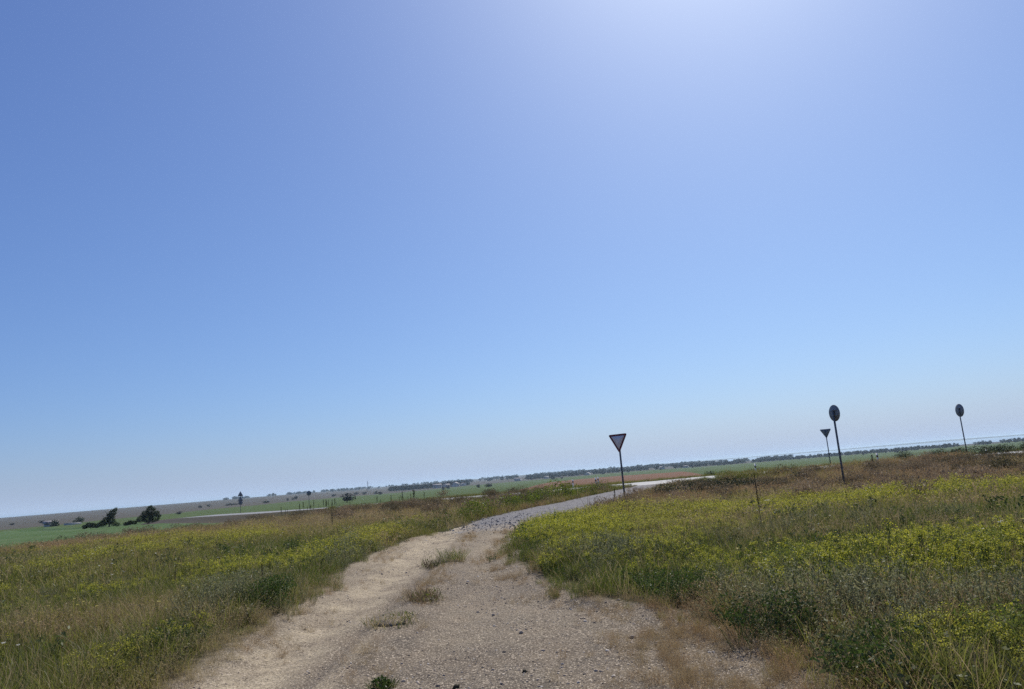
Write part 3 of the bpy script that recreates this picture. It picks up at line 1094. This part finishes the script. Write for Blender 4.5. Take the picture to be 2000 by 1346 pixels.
sign('give_way_sign', 'give_way', gz(4.04, 30.43), R(-38), 2.58, .9, 'give way triangle with white face and red border beside the gravel road',
     'road sign', M['signwhite'])
sign('give_way_sign', 'give_way', gz(25.2, 61), R(152), 3.16, .9, 'dark backed give way triangle beyond the main road behind the round sign', 'road sign', M['signwhite'])
sign('round_road_sign', 'round', gz(12.25, 28.57), R(104), 3.0, .64, 'tall dark round sign on a leaning pole standing in the near brown grass',
     'road sign', M['signwhite'], (0, 0))
sign('round_road_sign', 'round', gz(31.25, 52.3), R(94), 3.62, .92, 'dark round sign beyond the main road at the right edge of the view',
     'road sign', M['signwhite'])
sign('warning_sign', 'warning', gz(-47.65, 125), R(186), 3.34, .95, 'three dark plates stacked on one pole, two triangles over a disc', 'road sign',
     M['signwhite'], (0, 0), (('warning', 2.5, .95, M['signwhite']), ('round', 1.95, .7, M['signwhite'])))
sign('round_road_sign', 'round', gz(-34.94, 121), R(184), 2.68, .75, 'small dark disc on a thin pole alone before the green field', 'road sign', M['signblue'])

# ------------------------------------------------------------------ guide posts along the main road
def guide_post():
    root = empty('guide_post', (0, 0, 0))
    g = Geo()
    o = [(-.06, -.2), (.06, -.2), (.06, .92), (-.06, 1.0)]
    g.prism(o, -.045, .045)
    g.build('post', [M['postwhite']], root)
    g = Geo()
    g.prism([(-.062, .58), (.062, .58), (.062, .74), (-.062, .80)], -.047, .047)
    b = g.build('black_band', [M['postblack']], root)
    g = Geo()
    g.box((-.025, -.052, .62), (.025, -.0475, .72))
    g.build('reflector', [M['reflector']], b)
    return root


gp = guide_post()
first = True
for x, y, lab in ((3.43, 52, 'short white guide post left of the give way sign, clear of its pole'), (5.24, 52.2, 'white guide post just left of the give way pole, upper one of the close pair'),
                  (4.67, 48.0, 'white guide post just left of the give way pole, lower one of the close pair'),
                  (13.93, 44.6, 'white guide post above the bare tall weed stalk'), (20.8, 43.6, 'white guide post just right of the leaning round sign'),
                  (27.72, 52.0, 'white guide post midway between the two round signs'), (31.9, 51.2, 'white guide post right behind the rightmost sign pole')):
    o = gp if first else copy_tree(gp)
    first = False
    o.location = gz(x, y, .0)
    o.scale = (.62, .62, .64)
    o.rotation_euler = (random.Random(x).uniform(-.05, .05), random.Random(y).uniform(-.05, .05), R(15))
    tag(o, lab, 'guide post', 'white guide posts along the main road')

# ------------------------------------------------------------------ shrubs, tufts, stalks
def make_shrub(seed, w, h, leaf, n, mat, name='shrub', straw=0, flowers=0, label=None):
    """low rounded plant: stems and foliage"""
    rng = np.random.default_rng(seed)
    root = empty(name, (0, 0, 0))
    g = Geo()
    P = crown_points(rng, n, w * .62, h * .58, 9, h * .52)
    P[:, 2] = np.abs(P[:, 2]) + .01
    g.leaves(rng, P, leaf, 0, 0, .42)
    g.blades(rng, int(n * .06) + 6, w * .42, (h * .5, h * 1.12), leaf * .18, .6, .5, 0)
    if straw:
        g.blades(rng, straw, w * .5, (h * .5, h * 1.25), leaf * .14, .6, .5, 1)
    if flowers:
        F = crown_points(rng, flowers, w * .6, h * .55, 9, h * .58)
        F = F[F[:, 2] > h * .4]
        F = np.repeat(F, 9, 0) + rng.normal(0, .013, (len(F) * 9, 3))
        g.leaves(rng, F, .018, 2, .5, .8)
    g.build('foliage', [mat, M['dry'], M['yellow']], root)
    g = Geo()
    for k in range(9):
        a = rng.uniform(0, 6.283)
        g.tube([(rng.normal(0, .03), rng.normal(0, .03), -.03), (math.cos(a) * w * .12, math.sin(a) * w * .12, h * .35),
                (math.cos(a) * w * .33, math.sin(a) * w * .33, h * rng.uniform(.65, .95))], leaf * .12, leaf * .04, 5)
    g.build('stems', [M['brown']], root)
    return root


def place(o, x, y, s=1.0, rz=None, dz=-.02, sz=None):
    o.location = gz(x, y, dz)
    o.rotation_euler = (0, 0, random.Random(x * 7 + y).uniform(0, 6.28) if rz is None else rz)
    o.scale = (s, s, s * (sz or 1))
    return o


ORD = ['first', 'second', 'third', 'fourth', 'fifth', 'sixth', 'seventh', 'eighth', 'ninth', 'tenth', 'eleventh', 'twelfth', 'thirteenth', 'fourteenth']

# big shaggy plants close to the camera, each one its own
for seed, x, y, w, h, leaf, n, mat, straw, fl, lab in (
        (1, -3.75, 10.7, .95, .52, 0.032, 2600, 'deep', 12, 0, 'dark green shaggy plant hanging over the left edge of the dirt track'),
        (2, -4.4, 10.9, 1.0, .55, 0.028, 2600, 'grey', 10, 0, 'pale grey green wormwood bush behind the dark plant at the left track edge'),
        (3, -4.1, 8.45, .75, .36, 0.03, 1800, 'deep', 10, 0, 'low dark green clump in the lower left meadow near the track'),
        (4, -4.5, 19.3, .75, .5, .04, 900, 'grey', 0, 0, 'small pale grey bush by the far bend of the left track edge'),
        (5, 1.75, 9.0, 1.0, .5, 0.03, 2600, 'deep', 16, 0, 'dark green bush at the right track edge, farthest of the dark ones there'),
        (6, 2.05, 6.7, .95, .42, 0.03, 2600, 'deep', 20, 0, 'dark clump at the right track edge above the brown dry patch'),
        (7, 2.55, 5.35, 1.15, .40, 0.034, 4200, 'deep', 24, 0, 'broad leafy dark green plant at the lower right edge of the view'),
        (8, 3.45, 5.45, .85, .48, 0.03, 2200, 'yellowleaf', 8, 60, 'yellow flowering bush in the lower right corner'),
        (9, 3.5, 9.9, 1.2, .48, 0.03, 2400, 'yellowleaf', 10, 95, 'wide yellow flowering clump in the middle of the right meadow'),
        (10, 2.4, 7.6, 1.0, .46, 0.025, 2600, 'grey', 26, 0, 'grey silvery wormwood bush between the dark clumps on the right'),
        (11, 5.4, 9.3, 1.0, .52, 0.03, 2200, 'yellowleaf', 10, 60, 'yellow flowering clump near the right margin of the meadow'),
        (12, 1.2, 12.6, .9, .42, 0.025, 1900, 'grey', 8, 0, 'bluish grey bush in the bright yellow patch right of the track')):
    place(tag(make_shrub(seed, w, h, leaf, n, M[mat], 'shrub', straw, fl), lab, 'shrub'), x, y)

# tufts growing on the track
for seed, x, y, w, h, kind, lab in ((21, -1.33, 6.55, .22, .13, 'deep', 'small dark green weed alone on the dirt track in front'),
                                    (22, -1.72, 9.25, .66, .18, 'dry', 'straw coloured tuft on the middle ridge of the track'),
                                    (23, -1.55, 10.9, .5, .22, 'brown', 'brownish green tuft on the middle ridge, halfway up the track'),
                                    (24, -1.95, 15.3, .5, .3, 'brown', 'brown tuft just left of the green tuft on the track'),
                                    (25, -1.62, 15.8, .55, .36, 'green', 'bright green grass tuft at the far end of the track ridge')):
    rng = np.random.default_rng(seed)
    root = tag(empty('grass_tuft', gz(x, y, -.01)), lab, 'grass tuft')
    g = Geo()
    main = {'deep': 0, 'green': 0, 'dry': 1, 'brown': 2}[kind]
    g.blades(rng, 150, w * .5, (h * .5, h * 1.1), .007, .9, .6, main)
    g.blades(rng, 70, w * .55, (h * .3, h * .9), .007, .9, .6, 0 if main else 1)
    g.leaves(rng, crown_points(rng, 160 if kind == 'deep' else 60, w * .5, h * .45, 6, h * .4), .035, 0, 0, .4)
    g.build('blades', [M['deep'] if kind == 'deep' else M['green'], M['dry'], M['brown']], root)
    g = Geo()
    rock_rng = np.random.default_rng(seed + 50)
    rock(g, rock_rng, w * .32, 0, .22)
    g.build('root_mound', [M['track']], root)

# single larger stones on the track
for seed, x, y, r, lab in ((31, -.69, 6.45, .035, 'dark fist sized stone on the track near the bottom edge'), (32, -.8, 6.38, .02, 'small dark stone touching the left of the bigger dark one'),
                           (33, -.15, 8.15, .03, 'brown stone in the middle of the stony lane'), (34, -.12, 6.65, .022, 'small dark stone right of the pair of dark stones'),
                           (35, .95, 7.6, .032, 'grey stone near the dry patch at the right track edge'), (36, -.5, 9.4, .025, 'small brown stone on the left of the stony lane, beyond the tuft')):
    g = Geo()
    rng = np.random.default_rng(seed)
    rock(g, rng, r, 0, .8)
    o = tag(g.build('stone', [M['dark_stalk'] if seed in (31, 32, 34) else M['stone']]), lab, 'stone', 'larger stones lying on the track')
    o.location = gz(x, y, r * .3)

# tall bare stalks standing above the grass
def make_stalk(seed, h, thick=.006):
    rng = np.random.default_rng(seed)
    root = empty('weed_stalk', (0, 0, 0))
    g = Geo()
    b = rng.normal(0, .03, 2)
    pts = [(0, 0, -.05), (b[0] * .4, b[1] * .4, h * .4), (b[0], b[1], h * .75), (b[0] * 1.2, b[1] * 1.2, h)]
    g.tube(pts, thick, thick * .45, 6)
    for k in range(7):
        z = h * rng.uniform(.35, .95)
        a = rng.uniform(0, 6.28)
        q = rng.uniform(.05, .12) * h
        c = (b[0] * z / h, b[1] * z / h)
        g.tube([(c[0], c[1], z), (c[0] + math.cos(a) * q * .6, c[1] + math.sin(a) * q * .6, z + q * .8), (c[0] + math.cos(a) * q * .8, c[1] + math.sin(a) * q * .8, z + q * 1.5)], thick * .45, thick * .25, 5)
    g.build('stem', [M['dark_stalk']], root)
    g = Geo()
    zz = rng.uniform(.45, 1.02, 260) * h
    P = np.stack([b[0] * zz / h + rng.normal(0, thick * 1.5, 260), b[1] * zz / h + rng.normal(0, thick * 1.5, 260), zz], 1)
    g.leaves(rng, P, thick * 3.4, 0, 0, .4)
    g.build('seed_head', [M['dark_stalk']], root)
    return root


for seed, x, y, h, th, lab in ((41, 4.71, 15.2, 1.27, .007, 'very tall thin dark stalk in the right meadow below the guide post'),
                               (42, -7.87, 15.2, .62, .0035, 'dark stalk in the left meadow, left one of the close pair'),
                               (43, -6.3, 13.4, .55, .0035, 'dark stalk in the left meadow, right one of the close pair'),
                               (44, -4.0, 11.4, .62, .004, 'dark stalk rising out of the dark plant at the left track edge'),
                               (45, -14.5, 24, .5, .004, 'short dark stalk far left in front of the blue green field'),
                               (46, -12.3, 19.8, .42, .004, 'short dark stalk at the far left in the olive grass'),
                               (47, -7.44, 28.8, .85, .007, 'thin dark stalk standing left of where the gravel road starts'),
                               (48, 19.46, 41.5, .75, .014, 'dark leafy stalk in the brown grass right of the leaning round sign'),
                               (49, 3.5, 29.3, .7, .008, 'dark thistle stalk at the foot of the give way sign'),
                               (50, 8.4, 19.6, .55, .005, 'slim dark stalk in the yellow band of the right meadow')):
    place(tag(make_stalk(seed, h, th), lab, 'weed', 'tall dry weed stalks'), x, y)

# row of dead weeds on the bank below the main road, all alike
rng = np.random.default_rng(5)
protos = [make_stalk(60 + k, .75, .010) for k in range(3)]
n_used = 0
for k in range(34):
    u = rng.uniform(0, 1)
    if k < 22:
        x, y = -25.2 + 10.5 * u + rng.normal(0, .3), 76.5 - 12.5 * u + rng.normal(0, .7)
    elif k < 28:
        x, y = -11.6 + 2.4 * u, 58.8 - 2.0 * u + rng.normal(0, .4)
    else:
        x, y = -9.2 + 2.0 * u, 56.5 - 2.0 * u + rng.normal(0, .4)
    o = protos[k] if k < 3 else copy_tree(protos[k % 3])
    place(tag(o, 'dead dark weed stalk in the ragged row below the main road', 'weed', 'dead weed stalks below the main road'),
          x, y, rng.uniform(.6, 1.3))

# rounded shrubs on the verges
shrub_kinds = [make_shrub(80 + k, 1.5, .75, .07, 1300, M['dark_scrub' if k % 2 else 'green'], 'verge_shrub', 6) for k in range(4)]
rows = [
    ('rounded green shrub on left verge of gravel road, {} from the dirt track', 'shrubs on the left verge of the gravel road',
     [(-2.1, 28.5, .8), (-1.9, 30.3, 1.15), (-1.1, 32.3, 1.05), (-.2, 34.0, 1.4), (.7, 35.8, 1.3), (1.7, 37.6, 1.5), (2.6, 39.3, 1.3), (3.5, 40.9, 1.35), (4.4, 42.4, 1.15)]),
    ('dark bushy shrub right of the gravel road, {} from the give way sign', 'shrubs on the right verge of the gravel road',
     [(6.3, 34.2, 1.0), (7.0, 33.2, 1.0), (7.7, 34.8, 1.1), (8.2, 32.4, 1.15), (8.9, 34.0, 1.15), (9.0, 31.2, 1.2), (9.9, 32.6, 1.15), (11.6, 34.5, 1.0), (13, 35, 1.0)]),
    ('low dark shrub on far verge of main road, {} from the junction', 'shrubs on the far verge of the main road',
     [(11.8, 53.5, .8), (13.4, 53.2, .85), (14.6, 53.3, .95), (16.1, 53, .9), (17.2, 53.2, 1.0), (18.3, 53, .95), (19.6, 52.6, .7)]),
    ('dense dark roadside shrub among the right weeds, {} from the leaning round sign', 'shrubs by the round signs',
     [(22.9, 44.6, .9), (24.6, 44.3, .8), (26, 44.3, 1.0), (27.1, 43.6, 1.05), (28.5, 43.8, .95), (29.6, 43.2, .9), (31.4, 52.3, 1.0), (33.3, 51.9, 1.15), (34.8, 51.6, 1.05), (36.4, 51.2, 1.0), (38, 50.8, .9)]),
]
for row, (lab, grp, L) in enumerate(rows):
    for k, (x, y, s) in enumerate(L):
        if k in (0, 2) and row < 2:
            o = shrub_kinds[k + row]
        else:
            o = copy_tree(shrub_kinds[2 * (k // 2 % 2) + (0 if row == 0 else 1)])
        rr = random.Random(k * 13 + len(L))
        place(tag(o, lab.format(ORD[k]), 'shrub', grp), x, y, s * rr.uniform(.85, 1.05), None, -.04, rr.uniform(.8, 1.05))
place(tag(make_shrub(97, .7, .36, .05, 500, M['dark_stalk'], 'shrub', 4), 'small dark weed clump round the foot of the leaning round sign pole', 'shrub'), 12.45, 28.35)

# ------------------------------------------------------------------ trees
def make_tree(seed, w, h, leaf, n, trunk_h, name='tree', mat='tree', lobes=12, shape=None):
    rng = np.random.default_rng(seed)
    root = empty(name, (0, 0, 0))
    g = Geo()
    P = crown_points(rng, n, w * .6, (h - trunk_h) * .58, lobes, trunk_h + (h - trunk_h) * .5, .62 if name != 'field_tree' else .75)
    if trunk_h < .35:
        P[:, 2] = P[:, 2] - .12 * h
    P[:, 2] = np.clip(P[:, 2], .05, None)
    if shape:
        S = np.array(shape)
        k = rng.choice(len(S), n, p=S[:, 2] ** 2 / (S[:, 2] ** 2).sum())
        d = rng.normal(0, 1, (n, 3))
        d *= (S[k, 2] * rng.uniform(.35, 1.0, n) ** .6 / np.linalg.norm(d, axis=1))[:, None]
        P = d * [1, .8, .85] + np.stack([S[k, 0], rng.normal(0, .15, n), S[k, 1]], 1)
        P[:, 2] = np.clip(P[:, 2], .02, None)
    g.leaves(rng, P, leaf, 0, 0, .6)
    g.build('crown', [M[mat]], root)
    g = Geo()
    g.tube([(0, 0, -.3), (.05 * w, 0, h * .3), (.02 * w, .05 * w, h * .6)], h * .035, h * .015, 8)
    for k in range(7):
        a = rng.uniform(0, 6.283)
        z = h * rng.uniform(.15, .5)
        g.tube([(0, 0, z), (math.cos(a) * w * .18, math.sin(a) * w * .18, z + h * .15), (math.cos(a) * w * .36, math.sin(a) * w * .36, z + h * .3)], h * .014, h * .005, 6)
    g.build('trunk', [M['bark']], root)
    return root


for seed, x, y, w, h, th, lab in ((101, -84.6, 145, 2.9, 1.9, .1, 'low dark bush at the left foot of the taller leaning tree'),
                                  (102, -80.6, 144.3, 3.6, 4.3, .3, 'dark leaning tree with a ragged pointed crown in the left field'),
                                  (103, -76.6, 144.5, 2.3, 1.9, .1, 'low dark bush trailing to the right of the leaning tree'),
                                  (104, -63.6, 126, 3.9, 3.1, .25, 'round dark tree standing alone at the field edge, rightmost of the left group'),
                                  (105, -209.5, 332, 4.6, 3.1, .1, 'dark scrub overgrowing the pale roofed hut'),
                                  (106, -207.5, 346, 4.2, 3.4, .2, 'small dark bush behind the long white wall'),
                                  (107, -218.5, 341, 2.6, 1.9, .2, 'low dark bush at the left end of the pale roofed hut')):
    big = seed in (102, 104)
    shape = {102: [(-1.9, .5, .55), (1.6, .5, .5), (-1.2, .7, .75), (-.5, 1.2, .95), (.2, 1.3, .85), (.9, .7, .6), (.3, 2.1, .75), (.55, 2.7, .7), (.9, 3.2, .45), (1.15, 3.6, .2), (-.15, 2.3, .5), (.2, 2.9, .3)],
             104: [(-1.3, .8, .75), (-.2, .9, 1.0), (1.0, .8, .9), (-.6, 1.6, .7), (.3, 1.9, .8), (1.3, 1.6, .5), (.3, 2.6, .45), (-.1, 2.4, .4), (1.75, 1.1, .35), (.75, 2.3, .35)],
             101: [(-1.1, .4, .5), (-.3, .7, .65), (.5, .6, .6), (1.2, .4, .45)], 103: [(-.7, .5, .55), (.1, .75, .5), (.9, .7, .45), (1.4, .9, .22)]}.get(seed)
    o = tag(make_tree(seed, w, h, .16 if y < 200 else .4, (5200 if big else 2200) if y < 200 else 900, th, 'tree' if big else 'bush', shape=shape), lab, 'tree' if big else 'bush')
    place(o, x, y, 1, 0)
    if seed == 102:
        o.rotation_euler = (0, R(4), 0)

far_kinds = [make_tree(120 + k, 5.5, 5.2, .7, 420, .5, 'field_tree', 'fartree', 9) for k in range(3)]
DOTS = [(-177.5, 383, 4.5, 2.2, 'small dark bush in the green field right of the round dark tree'),
        (-306, 701, 5, 3.6, 'tiny bush on the hazy slope, left one of a pair beyond the round dark tree'), (-351, 828, 5, 4, 'tiny bush on the hazy slope, right one of a pair beyond the round dark tree'),
        (-284, 722, 16, 3, 'long dark thicket left of the stacked warning sign'), (-227, 656, 9, 3, 'small dark thicket in the field between the stacked signs and the lone disc'),
        (-255, 803, 4, 4, 'tiny field bush, leftmost of the three left of the lone disc sign'), (-261, 840, 4, 4, 'tiny field bush, middle of the three left of the lone disc sign'),
        (-267, 874, 6, 5.5, 'round field bush, rightmost of the three left of the lone disc sign'), (-247, 964, 8, 4.5, 'far bush right of the lone disc sign on the field edge'),
        (-77.6, 327, 9, 5, 'dark bush in the green field above the row of dead weeds'), (-219, 976, 10, 5, 'far bush under the thin mast, left of it'),
        (-211, 985, 8, 5, 'far bush under the thin mast, right of it'), (-179, 902, 6, 5.5, 'far tree at the left end of the dark tree belt, upper one'),
        (-145, 750, 7, 4.5, 'far bush at the left end of the dark tree belt, lower one'), (-86, 798, 5, 5, 'purple grey field tree, left one of the pair left of the red field'),
        (-84, 832, 6, 6.5, 'purple grey field tree, right one of the pair left of the red field'), (-115, 1263, 7, 5, 'distant tree beside the white village houses'),
        (-38, 632, 4, 4.5, 'slim dark bush above the green field, left of the broad one by the red field'), (-27, 585, 9, 4, 'broad green bush in the field just left of the red field'),
        (-381, 553, 5, 2.2, 'tiny dark bush near the left edge of the view'), (-339, 522, 5, 3, 'tiny dark bush left of the pale roofed hut')]
for k, (x, y, w, h, lab) in enumerate(DOTS):
    o = far_kinds[k] if k < 3 else copy_tree(far_kinds[k % 3])
    o.location = gz(x, y, -.2)
    o.rotation_euler = (0, 0, k * 1.7)
    o.scale = (w / 6.6, w / 6.6, h / 6.6)
    tag(o, lab, 'tree', 'scattered bushes and trees in the fields')

# trees one can tell apart in front of the far belt
rng = np.random.default_rng(9)
for k in range(24):
    a = rng.uniform(.5, 34)
    r = rng.uniform(980, 1230) if a < 14 else rng.uniform(1080, 1300)
    o = copy_tree(far_kinds[k % 3])
    x, y = r * math.sin(R(a)), r * math.cos(R(a))
    o.location = gz(x, y, -.3)
    o.rotation_euler = (0, 0, k)
    s = rng.uniform(.5, 1.1)
    o.scale = (s * 1.3, s * 1.3, s)
    tag(o, 'distant dark tree in front of the hazy tree belt on the horizon', 'tree', 'trees in front of the far belt')

for k in range(3):
    rg = np.random.default_rng(140 + k)
    g = Geo()
    P = crown_points(rg, 260, 4.2, 3.4, 8, 3.2, .75)
    P[:, 2] = np.clip(P[:, 2], 0, None)
    g.leaves(rg, P, 1.1, 0, 0, .7)
    proto('belt_tree', g, [M['fartree']])


def belt(name, az0, az1, r0, r1, n, s0, s1, label, seed, gap=.0):
    q = np.random.default_rng(seed)
    a = q.uniform(az0, az1, n)
    r = q.uniform(r0, r1, n)
    k = fbm(a * 1.6, r / 4000, seed, 3) > gap
    a, r = np.radians(a[k]), r[k]
    x, y = r * np.sin(a), r * np.cos(a)
    scatter(name, 'belt_tree', np.stack([x, y, height(x, y)], 1), q.uniform(s0, s1, len(x)), np.zeros(len(x)), label, 'tree belt', seed, .03)


belt('treeline', -.5, 42, 1260, 1500, 1100, .5, .95, 'dark far tree belt along the right horizon', 401, -.25)
belt('treeline', -10.2, -4.2, 1180, 1330, 320, .7, 1.1, 'dark narrow tree belt left of the village', 402, -1)
belt('treeline', -6, 20, 1700, 2300, 900, .7, 1.3, 'bluish hazy trees behind the village', 403, -.25)
belt('treeline', -22, 14, 2600, 4200, 1300, .8, 1.6, 'faint hazy woods on the far hills', 404, 0.0)

# ------------------------------------------------------------------ buildings, wall, mast
def house(w, d, h, rh):
    root = empty('house', (0, 0, 0))
    g = Geo()
    g.box((-w / 2, -d / 2, -.5), (w / 2, d / 2, h))
    wl = g.build('wall', [M['plaster']], root)
    for x in (-w * .25, w * .2):
        g = Geo()
        g.box((x - .6, -d / 2 - .05, 1.0), (x + .6, -d / 2 + .02, 2.2))
        g.build('window', [M['dark']], wl)
    g = Geo()
    e = .5
    V = [(-w / 2 - e, -d / 2 - e, h), (w / 2 + e, -d / 2 - e, h), (w / 2 + e, d / 2 + e, h), (-w / 2 - e, d / 2 + e, h), (-w / 2 - e, 0, h + rh), (w / 2 + e, 0, h + rh)]
    g.add(V, [(0, 1, 5, 4), (2, 3, 4, 5), (0, 3, 2, 1)], [(0, 4, 3), (1, 2, 5)])
    g.build('roof', [M['roof']], root)
    return root


hut = house(5.2, 4, 1.5, 1.3)
hut.location = gz(-213.0, 334.5, -.2)
hut.rotation_euler = (0, 0, R(30))
tag(hut, 'low hut with a pale roof half buried in dark scrub, far left', 'hut')
g = Geo()
g.box((-3.4, -.3, -.4), (3.4, .3, .75))
g.box((-3.5, -.36, .75), (3.5, .36, .9))
o = tag(g.build('low_wall', [M['plaster']]), 'long low white wall right of the hut, far left', 'wall')
o.location = gz(-203.5, 335)
o.rotation_euler = (0, 0, R(32))

hs = house(11, 8, 3.2, 2.4)
VIL = [(-6.6, 1130, 'tiny white village house, leftmost of the row left of the red field'), (-5.9, 1160, 'tiny white village house, second in the row left of the red field'),
       (-5.2, 1120, 'tiny white village house, third in the row left of the red field'), (-4.6, 1170, 'tiny white village house, fourth in the row left of the red field'),
       (-.4, 1220, 'tiny white house among trees above the left tip of the red field'), (1.8, 1230, 'tiny white house among trees above the middle of the red field'),
       (5.0, 1240, 'tiny white house among trees, left of the give way pole'), (10.6, 1250, 'tiny pale house at the tree belt, right of the give way pole'),
       (12.4, 1250, 'tiny pale house at the tree belt, farthest right of the houses')]
for k, (a, r, lab) in enumerate(VIL):
    o = hs if k == 0 else copy_tree(hs)
    o.location = gz(r * math.sin(R(a)), r * math.cos(R(a)))
    o.rotation_euler = (0, 0, k * .7)
    s = (1.1, .9, 1.2, .8, .9, .7, .8, .9, .7)[k]
    o.scale = (s, s, s)
    tag(o, lab, 'house', 'village houses on the horizon')

root = tag(empty('lattice_mast', gz(-320, 1530, -1)), 'thin lattice mast faint on the hazy skyline left of the tree belt', 'mast')
g = Geo()
for sx, sy in ((1, 1), (1, -1), (-1, -1), (-1, 1)):
    g.tube([(sx * 1.6, sy * 1.6, 0), (sx * .3, sy * .3, 22)], .16, .12, 5)
for k in range(8):
    z0, z1 = k * 2.7, (k + 1) * 2.7
    q0, q1 = 1.6 - 1.3 * z0 / 22, 1.6 - 1.3 * z1 / 22
    g.tube([(-q0, -q0, z0), (q1, -q1, z1)], .08, .08, 4)
    g.tube([(q0, -q0, z0), (-q1, -q1, z1)], .08, .08, 4)
g.build('tower', [M['pole']], root)
g = Geo()
g.box((-2.4, -.1, 19.6), (2.4, .1, 19.9))
g.box((-1.8, -.1, 16.6), (1.8, .1, 16.9))
g.build('crossarm', [M['pole']], root)

# ------------------------------------------------------------------ haze: pale air over the whole plain
g = Geo()
g.box((-9700, -9700, -12.5), (9700, 9700, 13))
th = NT('haze_air')
th.n.remove(th.p)
vol = th.new('ShaderNodeVolumePrincipled')
vol.inputs['Color'].default_value = (.66, .85, 1, 1)
vol.inputs['Density'].default_value = .00011
vol.inputs['Anisotropy'].default_value = .35
th.l.new(vol.outputs[0], th.out.inputs['Volume'])
tag(g.build('haze', [th.m]), 'thin pale summer haze over the plain', 'haze', None, 'stuff')
